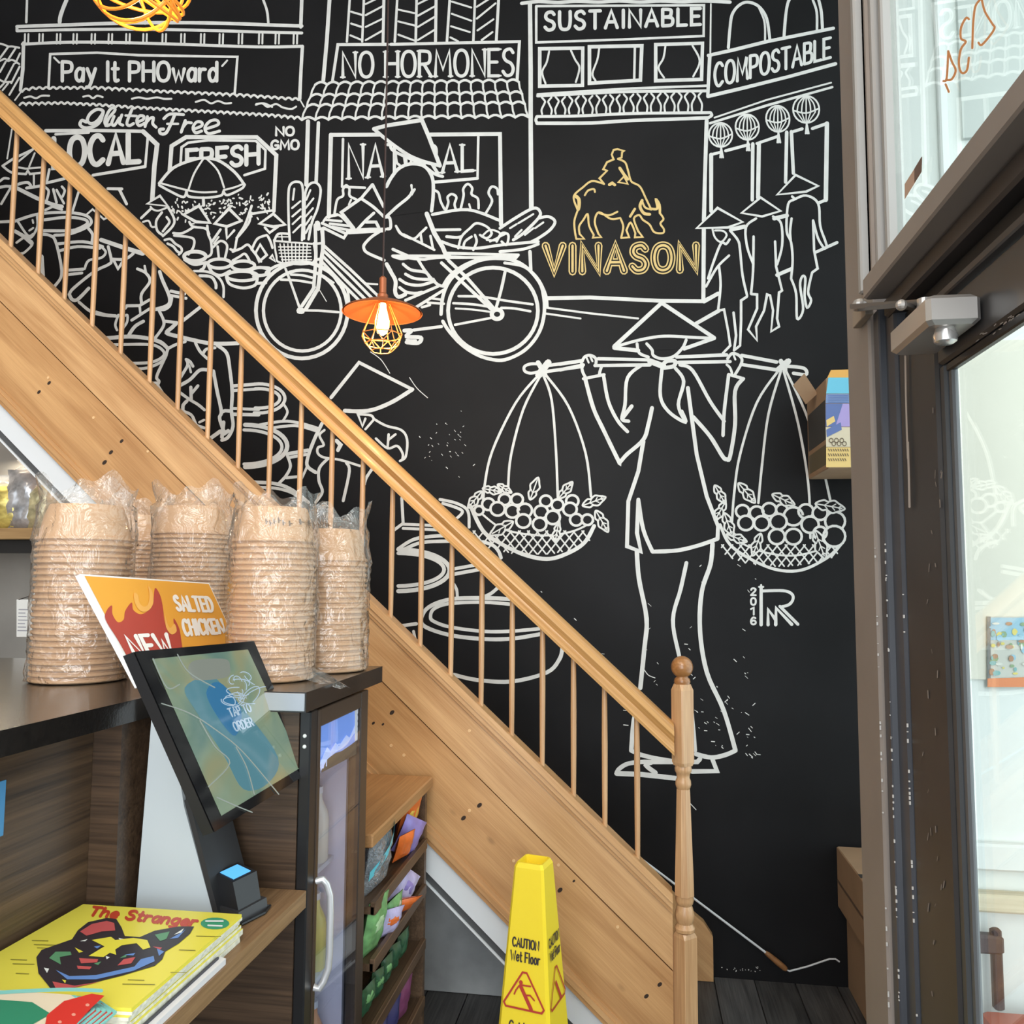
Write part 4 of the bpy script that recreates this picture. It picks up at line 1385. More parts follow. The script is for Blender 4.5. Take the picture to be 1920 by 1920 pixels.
# treads, risers and wall string
for k in range(19):
    x1 = 0.10-0.209*k; z = 0.19*(k+1)
    MB().box((x1-0.235, -0.818, z-0.03), (x1, -0.03, z), 0.004).build('tread', M_TREAD, stair)
    MB().box((x1-0.03, -0.818, z-0.19), (x1-0.012, -0.03, z-0.03)).build('riser', M_TREAD, stair)
MB().prism([(0.248, -0.05, 0.262), (0.283, -0.05, 0.235), (0.318, -0.05, 0.182), (0.318, -0.05, 0.0), (0.10, -0.05, 0), (-4.2, -0.05, 3.90), (-4.2, -0.05, 4.27)], (0, 0.045, 0)).build('wall_string', M_PINE2, stair)
# ------------------------------------------------------------------ counter, fridge, snack rack
M_WAL = wood('walnut_laminate', (0.026, 0.015, 0.009), (0.088, 0.052, 0.030), rotz=0, stretch=(0.9, 22, 22), rough=0.4, rings=0.55)
M_WALD = wood('walnut_laminate_depth', (0.022, 0.013, 0.008), (0.118, 0.070, 0.037), rotz=math.radians(90), stretch=(0.6, 20, 20), rough=0.4, rings=0.35)
M_TOP = wood('counter_top_laminate', (0.010, 0.0085, 0.008), (0.018, 0.015, 0.013), stretch=(0.9, 30, 30), rough=0.22, rings=0.5, coat=0.4)
M_LEDGE = wood('ledge_oak', (0.13, 0.068, 0.030), (0.30, 0.175, 0.085), rotz=math.radians(90), stretch=(0.9, 16, 16), rough=0.42)
M_BLK = mat('black_plastic', (0.010, 0.010, 0.011), rough=0.35)
M_STEEL = mat('brushed_steel', (0.55, 0.56, 0.58), rough=0.3, metal=1.0)
ctr = thing('service_counter', (-1.3, Y(1.2), 0), 'dark walnut service counter with a stepped black top', 'counter')
MB().box((-1.26, Y(0.2), 0), (-1.06, Y(1.514), 1.40)).build('side_panel', M_WALD, ctr)
MB().box((-1.26, Y(1.515), 0), (-1.0, Y(1.740), 1.40)).build('corner_panel', M_WAL, ctr)
MB().box((-1.26, Y(1.741), 0), (-0.7285, Y(1.757), 1.40)).build('end_panel', M_WAL, ctr)
MB().box((-1.9, Y(0.2), 0), (-1.262, Y(2.2), 1.399)).build('cabinet_body', M_WALD, ctr)
tp = [(-1.95, Y(0.2)), (-1.02, Y(0.2)), (-0.985, Y(1.697)), (-0.696, Y(1.697)), (-0.696, Y(2.235)), (-1.95, Y(2.235))]
MB().prism([(x, y, 1.402) for x, y in tp], (0, 0, 0.043)).build('counter_top', M_TOP, ctr)
MB().box((-0.79, Y(1.6935), 1.405), (-0.698, Y(1.6965), 1.443), 0.001).build('edge_strip', mat('edge_reflect_grey', (0.42, 0.44, 0.47), rough=0.3, metal=0.6), ctr)  # step edge band; the light it reflects is put into its grey
ledge = MB().prism([(-1.059, Y(0.2), 0.985), (-0.702, Y(0.2), 0.985), (-0.702, Y(1.739), 0.985), (-0.999, Y(1.739), 0.985), (-0.999, Y(1.513), 0.985), (-1.059, Y(1.513), 0.985)], (0, 0, 0.035)).build('order_ledge', M_LEDGE)
tag(ledge, 'mid-height oak ledge carrying the magazines in front of the walnut counter', 'ledge')
MB().box((-1.05, Y(0.3), 0.93), (-0.78, Y(0.34), 0.986)).build('bracket', M_BLK, ledge)

# fridge
fr = thing('display_fridge', (-0.95, Y(1.95), 0), 'slim black drinks fridge with a glass door under the counter top', 'fridge')
XF = -0.70
MB().box((-1.2, Y(1.759), 0.0), (XF-0.03, Y(1.785), 1.395)).build('side_wall', M_BLK, fr)
MB().box((-1.2, Y(2.10), 0.0), (XF-0.03, Y(2.128), 1.395)).build('side_wall', M_BLK, fr)
MB().box((-1.2, Y(1.785), 0.0), (-1.18, Y(2.10), 1.395)).build('back_wall', mat('fridge_liner', (0.62, 0.62, 0.72), rough=0.5), fr)
MB().box((-1.18, Y(2.085), 0.12), (-0.74, Y(2.099), 1.35)).build('inner_liner', MATS['fridge_liner'], fr)
MB().box((-1.18, Y(1.785), 1.35), (XF-0.03, Y(2.10), 1.395)).build('roof', M_BLK, fr)
MB().box((-1.18, Y(1.785), 0.0), (XF-0.03, Y(2.10), 0.12)).build('floor_panel', M_BLK, fr)
MB().box((XF-0.0285, Y(1.742), 0.0), (XF-0.002, Y(1.782), 1.398), 0.003).build('door_post', M_BLK, fr)
M_DFR = mat('fridge_frame_brown', (0.040, 0.026, 0.018), rough=0.35)
door = MB().box((XF-0.028, Y(1.783), 0.06), (XF, Y(1.799), 1.395), 0.002).build('fridge_door', M_DFR, fr)
MB().box((XF-0.028, Y(2.075), 0.06), (XF, Y(2.128), 1.395), 0.002).build('door_stile', M_DFR, door)
MB().box((XF-0.027, Y(1.799), 1.355), (XF-0.001, Y(2.075), 1.395), 0.002).build('door_rail', M_DFR, door)
MB().box((XF-0.027, Y(1.799), 0.06), (XF-0.001, Y(2.075), 0.12), 0.002).build('door_rail', M_DFR, door)
MB().box((XF-0.007, Y(1.799), 0.12), (XF-0.002, Y(2.075), 1.355)).build('glass', clear('fridge_glass', (0.92, 0.94, 0.98), 1.5), door)
for zz in (1.345, 1.322):
    MB().ball((XF-0.015, Y(1.741), zz), 0.0045, n=8, m=6).build('screw_cap', mat('cap_white', (0.7, 0.72, 0.68), rough=0.4), fr)
hp = [(XF+0.000, Y(1.790), 1.022), (XF+0.014, Y(1.792), 1.026), (XF+0.022, Y(1.796), 1.015), (XF+0.029, Y(1.80), 0.99), (XF+0.031, Y(1.80), 0.955), (XF+0.031, Y(1.80), 0.87), (XF+0.029, Y(1.80), 0.835), (XF+0.020, Y(1.796), 0.808), (XF+0.012, Y(1.792), 0.795), (XF, Y(1.790), 0.797)]
MB().tube(hp, 0.0075, 10).build('handle', mat('handle_silver', (0.66, 0.66, 0.67), rough=0.3, metal=0.55), door, smooth=True)
# mountain picture behind the top of the glass
pa = Art(lambda x, y: on(x, y, (XF-0.012, 0, 0), (1, 0, 0)), (0.0006, 0, 0))
pa.poly([(595, 1362), (678, 1322), (675, 1410), (601, 1449)], 'sky')
pa.poly([(601, 1449), (675, 1410), (676, 1385), (668, 1388), (655, 1398), (640, 1408), (628, 1412), (610, 1425), (603, 1432)], 'land', 1)
pa.poly([(598, 1432), (612, 1400), (618, 1408), (628, 1392), (634, 1399), (648, 1378), (654, 1383), (664, 1360), (665, 1372), (650, 1395), (640, 1404), (628, 1410), (612, 1424), (606, 1436), (600, 1446)], 'snow', 2)
pa.ribbon([(604, 1440), (608, 1422), (611, 1418), (610, 1436)], 2, 'snow', 3); pa.ribbon([(618, 1416), (622, 1404), (630, 1406), (632, 1396), (640, 1396)], 2.2, 'snow', 3, smooth=True)
pa.poly([(663, 1331), (675, 1325), (674, 1384), (663, 1390)], 'label', 4)
for k, y in enumerate((1340, 1352, 1362, 1372)): pa.disc((670, y), (2.4, 3.4), 'ink', 5, 8)
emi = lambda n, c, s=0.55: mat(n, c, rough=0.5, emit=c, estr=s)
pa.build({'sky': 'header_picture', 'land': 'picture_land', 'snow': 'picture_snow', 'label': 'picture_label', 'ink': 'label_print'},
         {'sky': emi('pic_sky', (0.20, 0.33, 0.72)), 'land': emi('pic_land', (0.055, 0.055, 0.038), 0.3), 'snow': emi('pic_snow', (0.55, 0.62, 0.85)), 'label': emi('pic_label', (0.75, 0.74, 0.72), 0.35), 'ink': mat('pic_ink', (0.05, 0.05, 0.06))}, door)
MB().box((-0.752, Y(1.788), 0.2), (-0.742, Y(1.796), 1.22)).build('light_tube', mat('tube_light', (0.8, 0.8, 0.9), emit=(0.85, 0.85, 1.0), estr=7), fr)
BC = [((0.50, 0.46, 0.75), 'pale violet'), ((0.62, 0.30, 0.14), 'amber'), ((0.30, 0.42, 0.50), 'steel blue'), ((0.62, 0.58, 0.50), 'cream'), ((0.25, 0.40, 0.22), 'green'), ((0.60, 0.52, 0.15), 'yellow')]
for si, zs in enumerate((0.98, 0.72, 0.46, 0.20)):
    MB().box((-1.17, Y(1.788), zs-0.012), (-0.77, Y(2.098), zs)).build('wire_shelf', mat('shelf_wire', (0.55, 0.56, 0.6), rough=0.4), fr)
    for bi in range(4):
        c, nm = BC[(si*2+bi) % 6]; x, dd = -0.80, 1.828+bi*0.070
        b = MB().lathe((x, Y(dd), zs), [(0.029, 0), (0.031, 0.006), (0.031, 0.10), (0.028, 0.12), (0.014, 0.15), (0.013, 0.168)], 14).build('drink_bottle', mat('drink_'+nm.replace(' ', '_'), c, rough=0.25), smooth=True)
        tag(b, '%s drink bottle on the %s shelf of the fridge, %s from its handle' % (nm, ('top', 'second', 'third', 'bottom')[si], ('first', 'second', 'third', 'fourth')[bi]), 'bottle', 'bottles in the fridge')
        MB().lathe((x, Y(dd), zs+0.166), [(0.0145, 0), (0.0145, 0.016)], 12).build('cap', mat('bottle_cap', (0.6, 0.6, 0.62), rough=0.4), b)

# snack rack
M_RACK = wood('rack_walnut', (0.055, 0.030, 0.016), (0.14, 0.082, 0.045), rotz=math.radians(90), stretch=(0.9, 18, 18), rough=0.45)
M_RTOP = wood('rack_top_oak', (0.28, 0.135, 0.05), (0.46, 0.245, 0.10), rotz=math.radians(90), stretch=(0.9, 14, 14), rough=0.4)
rk = thing('snack_rack', (-0.95, Y(2.5), 0), 'dark walnut snack rack with an oak top beside the fridge', 'rack')
MB().box((-1.2, Y(2.19), 0.965), (-0.70, Y(2.855), 1.002), 0.004).build('rack_top', M_RTOP, rk)
MB().box((-1.2, Y(2.79), 0), (-0.71, Y(2.815), 0.965)).build('side_panel', M_RACK, rk)
MB().box((-1.2, Y(2.20), 0), (-0.735, Y(2.225), 0.965)).build('side_panel', M_RACK, rk)
MB().box((-1.2, Y(2.225), 0), (-1.18, Y(2.79), 0.965)).build('back_panel', M_RACK, rk)
for zz in (0.80, 0.652, 0.475, 0.29):
    sh = MB().box((-1.18, Y(2.226), zz-0.02), (-0.705, Y(2.789), zz)).build('shelf', M_RACK, rk)
    MB().box((-0.716, Y(2.226), zz-0.022), (-0.700, Y(2.789), zz+0.012), 0.002).build('front_lip', M_RACK, sh)
# snack bags
def pillow(c, u, v, wd, ht, th, crumple=0.0, seed=0):
    rnd = random.Random(seed); c, u, v = V(c), V(u).normalized(), V(v).normalized(); n = u.cross(v)
    N, Mv = 9, 11; mb = MB(); fr_, bk = [], []
    for j in range(Mv):
        t = j/(Mv-1)*2-1; a, b = [], []
        for i in range(N):
            s_ = i/(N-1)*2-1
            k = max(0, (1-s_**4))*max(0, (1-abs(t)**3)); w_ = 1-0.10*(1-abs(t)**2)
            cr = crumple*rnd.uniform(-1, 1)
            p = c+u*(s_*wd/2*w_)+v*(t*ht/2)
            a.append(p+n*(th/2*k+0.0008+cr*k)); b.append(p-n*(th/2*k+0.0008))
        fr_.append(a); bk.append(b[::-1])
    mb.sheet(fr_); mb.sheet(bk)
    return mb
def snack(c, u, v, wd, ht, th, m, label, band=None, seed=0):
    wd, ht = wd*1.22, ht*1.18; c = V(c)+V((0.022, 0, 0.008))
    b = fixn(pillow(c, u, v, wd, ht, th, 0.004, seed).build('snack_bag', m, smooth=True, autos=False)); tag(b, label, 'snack bag', 'snack bags on the rack')
    if band:
        n = V(u).normalized().cross(V(v).normalized()); vv = V(v).normalized()
        fixn(pillow(V(c)+n*0.003+vv*0.01, u, v, wd*0.8, ht*0.42, th*0.92, 0.002, seed+5).build('label_panel', band, b, smooth=True, autos=False))
    return b
gl = dict(rough=0.28, spec=0.6)
MP = mat('foil_purple', (0.27, 0.22, 0.55), **gl, var=0.25, vscale=25); MO = mat('foil_orange', (0.75, 0.16, 0.03), **gl, var=0.25, vscale=25)
MG = mat('foil_green', (0.16, 0.36, 0.14), **gl, var=0.4, vscale=30); MY = mat('foil_yellow', (0.72, 0.47, 0.08), **gl, var=0.3, vscale=30)
ML = mat('foil_lavender', (0.50, 0.46, 0.72), **gl, var=0.2, vscale=30); MN = mat('foil_navy', (0.05, 0.05, 0.16), **gl)
MC = mat('foil_cream', (0.66, 0.60, 0.52), **gl, var=0.25, vscale=35)
xu, yu, zu = V((1, 0, 0)), V((0, 1, 0)), V((0, 0, 1))
def tip(a): a = math.radians(a); return V((0, math.sin(a), math.cos(a)))
snack((-0.765, Y(2.70), 0.900), (0.25, 1, 0.1), V((0.25, -0.05, 1)), 0.10, 0.15, 0.04, MO, 'orange crinkled snack bag with yellow corner on the top shelf', MY, 1)
snack((-0.745, Y(2.64), 0.855), (0.3, 1, -0.5), V((0.4, 0.3, 1)), 0.11, 0.10, 0.035, MP, 'violet snack bag leaning in front of the orange bag on the top shelf', None, 2)
snack((-0.80, Y(2.745), 0.915), (0.2, 1, 0.2), V((0.1, 0, 1)), 0.07, 0.11, 0.03, MN, 'navy snack bag with a cream panel at the far end of the top shelf', MC, 3)
snack((-0.74, Y(2.56), 0.850), (0.3, 1, 0.0), V((0.35, -0.35, 1)), 0.075, 0.085, 0.03, MO, 'small orange snack bag beside the clear bag on the top shelf', None, 4)
snack((-0.750, Y(2.60), 0.705), (0.3, 1, -0.7), V((0.4, 0.7, 1)), 0.10, 0.10, 0.035, ML, 'lavender snack bag lying askew at the far end of the middle shelf', MP, 5)
snack((-0.745, Y(2.50), 0.690), (0.6, 1, -0.15), V((0.6, 0, 0.6)), 0.14, 0.05, 0.03, MO, 'flat orange snack bag lying across the middle shelf', None, 6)
snack((-0.738, Y(2.44), 0.705), (0.2, 1, 0.1), V((0.25, -0.2, 1)), 0.085, 0.07, 0.03, MG, 'green and cream snack bag in the centre of the middle shelf', MC, 7)
snack((-0.735, Y(2.40), 0.684), (0.3, 1, -0.2), V((0.4, 0.1, 1)), 0.085, 0.075, 0.032, ML, 'lavender snack bag with orange label at the near part of the middle shelf', MO, 8)
snack((-0.745, Y(2.28), 0.722), (0.25, 1, 0.05), V((0.2, 0, 1)), 0.085, 0.135, 0.04, MG, 'tall pale green snack bag nearest the fridge on the middle shelf', mat('foil_mint', (0.42, 0.62, 0.36), **gl, var=0.3, vscale=40), 9)
for k in range(5):
    dd = 2.29+k*0.085
    snack((-0.765, Y(dd), 0.520), (0.2, 1, 0.1*(-1)**k), V((0.2, 0, 1)), 0.062, 0.075, 0.03, mat('foil_dark_green', (0.03, 0.10, 0.05), **gl, var=0.5, vscale=30),
          'dark green snack bag on the lower shelf, %s from the fridge' % ('first', 'second', 'third', 'fourth', 'fifth')[k], MG if k < 3 else None, 20+k)
for k in range(3):
    snack((-0.76, Y(2.36+k*0.13), 0.355), (0.2, 1, 0), V((0.2, 0, 1)), 0.09, 0.11, 0.035, MN if k < 2 else mat('foil_plum', (0.22, 0.06, 0.14), **gl), ('navy snack bag nearest the fridge on the lowest shelf', 'navy snack bag in the middle of the lowest shelf', 'plum snack bag at the far end of the lowest shelf')[k], None, 30+k)
# clear bag of fine netting with a turquoise band
cb = fixn(pillow((-0.735, Y(2.335), 0.893), (0.15, 1, 0.05), V((0.15, 0, 1)), 0.135, 0.185, 0.06, 0.006, 40).build('clear_bag', clear('bag_film_rack', (0.75, 0.78, 0.82), 1.45, haze=0.42, rough=0.12, boost=0.14, hazecol=(0.36, 0.40, 0.44), bump=0.8, bscale=90), smooth=True, autos=False))
tag(cb, 'clear glittering plastic bag with a turquoise band on the top rack shelf', 'plastic bag')
ca = MB().sheet([[V((-0.735, Y(2.335), 0.893))+V((0.15, 1, 0.05)).normalized()*a*0.062+V((0.15, 0, 1)).normalized()*(0.028+a*0.055+b)+V((1, -0.14, -0.1)).normalized()*(0.034-0.02*a*a) for a in (-1, -0.5, 0, 0.5, 1)] for b in (-0.013, 0.013)])
ca.build('turquoise_band', mat('turquoise_film', (0.12, 0.50, 0.60), rough=0.3), cb)
# ------------------------------------------------------------------ bowls in clear bags on the counter
M_KRAFT = mat('kraft_paper', (0.54, 0.325, 0.170), rough=0.6, var=0.06, vscale=12)
M_KRIM = mat('kraft_rim', (0.66, 0.40, 0.225), rough=0.55)
M_FILM = clear('clear_bag_film', (0.97, 0.96, 0.95), 1.45, haze=0.07, rough=0.09, boost=0.05, hazecol=(0.96, 0.91, 0.83), bump=1.0, bscale=20)
ZC = 1.4455; RB = 0.098; SP = 0.0136
# one bowl, upside down: rolled rim below, body tapering up to the base
bp_ = [(RB-0.006, 0.001), (RB-0.001, 0.0), (RB+0.0025, 0.003), (RB+0.0015, 0.0085), (RB-0.0035, 0.0095), (RB-0.0125, 0.055), (RB-0.022, 0.084), (RB-0.024, 0.086), (RB-0.026, 0.083), (RB-0.016, 0.052), (RB-0.008, 0.012)]
bowl_me = None
def bowl(x, dd, z, label, group, sc):
    global bowl_me
    if bowl_me is None:
        b = MB().lathe((0, 0, 0), bp_, 36, cap=False)
        b.lathe((0, 0, 0), [(RB-0.0235, 0.0825), (RB-0.0235, 0.0838)], 36)
        o = fixn(b.build('paper_bowl', M_KRAFT, smooth=True, origin=(0, 0, 0))); bowl_me = o.data
    else:
        o = bpy.data.objects.new('paper_bowl', bowl_me); COL.objects.link(o)
    o.location = (x, Y(dd), z); o.scale = (sc, sc, 1); o.rotation_euler = (0, 0, random.uniform(0, 6.28))
    tag(o, label, 'bowl', group); return o
def bag(x, dd, r, h, name, label, seed, flare=1.0, tall=0.06, lean=(0, 0), corner=None):
    rnd = random.Random(seed); n = 72; rings = []
    ph = [rnd.uniform(0, 6.28) for _ in range(12)]
    fr_ = [rnd.randint(3, 17) for _ in range(12)]
    zs = [0.0005, 0.004, 0.012]+[0.012+(h-0.1)*i/26 for i in range(1, 27)]+[h-0.085, h-0.065, h-0.04, h-0.018, h-0.002, h+0.008, h+tall*0.35, h+tall*0.7, h+tall]
    for zi, z in enumerate(zs):
        ring = []; t = z/h
        for k in range(n):
            a = 2*math.pi*k/n
            nz = 0
            for q in range(12):
                nz += math.sin(fr_[q]*a+ph[q]+t*(2.5+q)*(1 if q % 2 else -1))/(6+fr_[q]*0.5)
            nz = abs(nz)**0.8*(1 if nz > 0 else -0.35)
            rr = r+0.0045+0.0095*max(0, nz)
            if z > h-0.09:
                u = min(1, (z-(h-0.09))/0.09); rr = r*(1-0.10*u)+0.006+0.014*max(0, nz)*(1+u)
            zz = z
            if z > h:
                u = (z-h)/tall; rr = r*(0.92+0.10*u*flare*math.cos(a-0.6)**2-0.22*u*math.sin(a-0.6)**2)+0.018*nz*u; zz = z+u*0.018*math.sin(3*a+ph[0])+u*0.012*math.sin(7*a+ph[1])
            rr += rnd.uniform(-0.0012, 0.0042)
            if zi == 0: rr = r*0.98
            ring.append((x+rr*math.cos(a)+lean[0]*max(0, t-0.9)*4, Y(dd)+rr*math.sin(a)+lean[1]*max(0, t-0.9)*4, ZC+zz))
        rings.append(ring)
    mb = MB().loft(rings, False)
    if corner:
        cx, cy, cz = corner; a0 = V((x+r*0.55, Y(dd)-r*0.8, ZC+0.003)); a1 = V((x+r*0.98, Y(dd)-r*0.1, ZC+0.003))
        mb.sheet([[a0+V((0, 0, 0.03)), (a0+a1)/2+V((0.004, 0, 0.045)), a1+V((0, 0, 0.025))], [a0*0.6+V((cx, cy, cz))*0.4+V((0, 0, 0.012)), (a0+a1)*0.2+V((cx, cy, cz))*0.6+V((0, 0, 0.03)), a1*0.5+V((cx, cy, cz))*0.5+V((0, 0, 0.008))], [V((cx-0.012, cy-0.004, cz)), V((cx, cy, cz+0.006)), V((cx+0.01, cy+0.006, cz))]])
    o = mb.build(name, M_FILM, smooth=True, autos=False, origin=(x, Y(dd), ZC)); tag(o, label, 'plastic bag', 'clear bags over bowl stacks'); return o
STK = [  # x, depth, number of bowls, size, words for the stack
 (-1.305, 1.80, 25, 1.06, 'leftmost stack', 11), (-1.315, 2.30, 28, 1.10, 'stack behind the orange sign', 12), (-0.872, 1.905, 25, 1.0, 'stack behind the order screen', 13),
 (-0.805, 2.112, 22, 0.96, 'stack nearest the stairs', 14), (-1.60, 2.46, 27, 1.05, 'half hidden back stack', 15)]
for x, dd, n, sc, nm, sd in STK:
    for k in range(n):
        top = k == n-1
        bowl(x+random.uniform(-0.0012, 0.0012), dd+random.uniform(-0.0012, 0.0012), ZC+k*SP+0.001,
             '%s upside-down kraft paper bowl %s the %s' % (ORD[n-1-k], 'of' if top else 'from the top of', nm), 'paper bowls in the %s' % nm, sc)
    h = n*SP-SP+0.087
    bag(x, dd, RB*sc, h, 'clear_bag', 'clear crinkled plastic bag around the %s of kraft bowls' % nm, sd, flare=1.2, tall=0.055 if sd != 13 else 0.03,
        corner=(-0.665, Y(1.86), 1.432) if sd == 13 else None)
# faint upside-down print on the top bowl of the stack behind the screen
pr = Art(lambda x, y: on(x, y, (-0.872, Y(1.905)-0.0885, 0), (0, 1, 0)), (0, -0.0008, 0))
tb = [o for o in bpy.data.objects if o.get('label') == 'topmost upside-down kraft paper bowl of the stack behind the order screen'][0]
for k, x in enumerate([498, 505, 511, 518, 525, 534, 546, 553, 562, 570, 577, 584, 590]):
    yy = 977+3*math.sin(k*1.7); pr.ribbon([(x, yy-4), (x+1.5, yy+5)], 2.2, 'p'); pr.ribbon([(x, yy), (x+4, yy+1)], 1.8, 'p')
ink = pr.L['p']; cz = tb.location.copy(); cyl = RB-0.0135
for v in ink.v:                                          # wrap the print around the bowl
    dx = (v.x-cz.x); rr = cyl-(v.z-cz.z-0.05)*0.26+0.0036; v.y = cz.y-math.sqrt(max(1e-5, rr*rr-dx*dx))
o = ink.build('print', mat('bowl_ink', (0.16, 0.10, 0.06), rough=0.7), None, origin=tb.location); o.parent = tb; o.location = (0, 0, 0); tb.rotation_euler = (0, 0, 0)

# ------------------------------------------------------------------ promotional sign on the counter
n_s = V((0.885, 0.0, 0.465)).normalized(); P_s = V((-1.02, Y(1.58), 1.475))
sa = Art(lambda x, y: on(x, y, P_s, n_s), n_s*0.0006)
def S_(x, y): return on(x, y, P_s, n_s)
quad = [(150, 1076), (392, 1093), (484, 1292), (262, 1286)]
q3 = [S_(*p) for p in quad]
sign = MB().loft([[p-n_s*0.012 for p in q3], q3]).build('promo_sign', mat('foam_board_white', (0.80, 0.79, 0.77), rough=0.6))
tag(sign, 'tilted orange foam board sign with red flames on the counter', 'sign')
sa.poly([(158, 1080), (391, 1095), (483, 1291), (266, 1285)], 'org')
sa.poly([(197, 1162), (200, 1144), (209, 1136), (210, 1152), (220, 1167), (231, 1162), (234, 1146), (246, 1130), (249, 1144), (262, 1152), (276, 1146), (286, 1130), (290, 1103), (300, 1118), (305, 1142), (308, 1166), (317, 1184), (325, 1178), (325, 1160), (335, 1178), (339, 1200), (344, 1240), (348, 1284), (300, 1285), (268, 1284), (246, 1246), (220, 1200)], 'red', 1, smooth=True)
sa.poly([(250, 1113), (252, 1132), (262, 1146), (276, 1146), (286, 1132), (285, 1112), (277, 1100), (279, 1118), (276, 1134), (268, 1138), (260, 1130), (257, 1116)], 'org2', 2, smooth=True)
sa.poly([(308, 1150), (310, 1176), (320, 1190), (330, 1184), (326, 1170), (318, 1178), (312, 1168)], 'org2', 2, smooth=True)
sa.text('SALTED', ((323, 1118), (392, 1121), (400, 1147), (332, 1145)), 5.2, 'wht', 2, gap=2.8)
sa.text('CHICKEN', ((339, 1163), (413, 1162), (420, 1187), (346, 1192)), 5.4, 'wht2', 2, gap=2.8)
sa.text('NEW', ((234, 1194), (310, 1190), (328, 1228), (254, 1234)), 7.5, 'wht3', 2, gap=3)
mat('print_white', (0.85, 0.84, 0.80), rough=0.45)
sa.build({'org': 'orange_print', 'red': 'red_flame', 'org2': 'orange_flame', 'wht': 'salted_lettering', 'wht2': 'chicken_lettering', 'wht3': 'new_lettering'},
         {'org': mat('print_orange', (0.76, 0.36, 0.045), rough=0.45), 'red': mat('print_red', (0.42, 0.055, 0.04), rough=0.45), 'org2': mat('print_orange2', (0.80, 0.42, 0.10), rough=0.45), 'wht': mat('print_white', (0.85, 0.84, 0.80), rough=0.45), 'wht2': MATS['print_white'], 'wht3': MATS['print_white']}, sign)

# ------------------------------------------------------------------ order screen kiosk on the ledge
TLc, TRc, BRc, BLc = atd(252, 1222, 1.285), None, None, None
xt = TLc.x
TRc = atx(476, 1202, xt)
BLc0 = atx(402, 1560, xt+0.115)
nk_ = (TRc-TLc).cross(BLc0-TLc).normalized()
BRc0 = on(580, 1448, TLc, nk_)
P4 = [TLc, TRc, BRc0, BLc0]
if nk_.x < 0: nk_ = -nk_
kiosk = thing('order_kiosk', (xt+0.05, Y(1.5), 1.02), 'self-order touch screen on a white and black stand', 'kiosk')
MB().loft([[p-nk_*0.022 for p in P4], [p-nk_*0.002 for p in P4]]).build('screen_housing', M_BLK, kiosk)
ka = Art(lambda x, y: on(x, y, P4[0], nk_), nk_*0.0005)
ka.poly([(252, 1222), (476, 1202), (580, 1448), (402, 1560)], 'bez')
ka.poly([(284, 1236), (464, 1218), (567, 1437), (414, 1530)], 'scr', 1)
def screen_mat():
    m = bpy.data.materials.new('kiosk_picture'); m.use_nodes = True; nt = m.node_tree; N, L = nt.nodes, nt.links; b = N['Principled BSDF']
    tc = N.new('ShaderNodeTexCoord'); n = N.new('ShaderNodeTexNoise'); n.inputs['Scale'].default_value = 7; n.inputs['Detail'].default_value = 1.5; n.inputs['Distortion'].default_value = 0.8
    L.new(tc.outputs['Object'], n.inputs['Vector']); r = N.new('ShaderNodeValToRGB'); cr = r.color_ramp
    cr.elements[0].position = 0.34; cr.elements[0].color = (0.13, 0.24, 0.20, 1); cr.elements[1].position = 0.66; cr.elements[1].color = (0.34, 0.33, 0.17, 1)
    e = cr.elements.new(0.5); e.color = (0.24, 0.33, 0.22, 1)
    L.new(n.outputs['Fac'], r.inputs['Fac']); L.new(r.outputs['Color'], b.inputs['Emission Color']); b.inputs['Emission Strength'].default_value = 0.62
    b.inputs['Base Color'].default_value = (0.02, 0.025, 0.022, 1); b.inputs['Roughness'].default_value = 0.06
    return m
ka.poly([(345, 1290), (395, 1268), (425, 1300), (455, 1330), (520, 1420), (500, 1470), (455, 1480), (420, 1420), (370, 1340)], 'teal', 2, smooth=True)
ka.poly([(385, 1300), (410, 1280), (450, 1330), (440, 1380), (410, 1350)], 'blue', 3, smooth=True)
ka.poly([(352, 1250), (368, 1238), (420, 1236), (430, 1250), (424, 1270), (372, 1276), (356, 1268)], 'pale', 2, smooth=True)
rk_ = random.Random(5)
for k in range(16):
    a = rk_.uniform(0, 6.28); cx, cy = 452+rk_.uniform(-26, 30), 1292+rk_.uniform(-24, 24)
    ka.ell((cx, cy), (rk_.uniform(8, 24), rk_.uniform(5, 13)), 1.6, 'line', 4, math.degrees(a), math.degrees(a)+rk_.uniform(90, 250), tilt=rk_.uniform(-50, 50))
ka.text('TAP TO', ((424, 1330), (464, 1320), (470, 1334), (431, 1345)), 2.6, 'line', 4); ka.text('ORDER', ((433, 1356), (468, 1346), (474, 1361), (440, 1372)), 2.6, 'line', 4)
for P in ([(300, 1320), (352, 1338), (400, 1368), (452, 1410), (520, 1490)], [(284, 1236), (310, 1290), (334, 1284)], [(330, 1228), (352, 1262), (400, 1290)], [(372, 1352), (400, 1400), (428, 1432), (388, 1476)], [(404, 1496), (440, 1512), (470, 1524)], [(440, 1402), (460, 1440), (474, 1490)]):
    ka.ribbon(P, 2.2, 'glint', 5, smooth=True)  # reflections of plastic film on the screen, drawn as pale glowing lines
MATS['scr'] = screen_mat()
mat('scr_pale', (0.03, 0.03, 0.03), rough=0.06, emit=(0.32, 0.36, 0.30), estr=0.5)
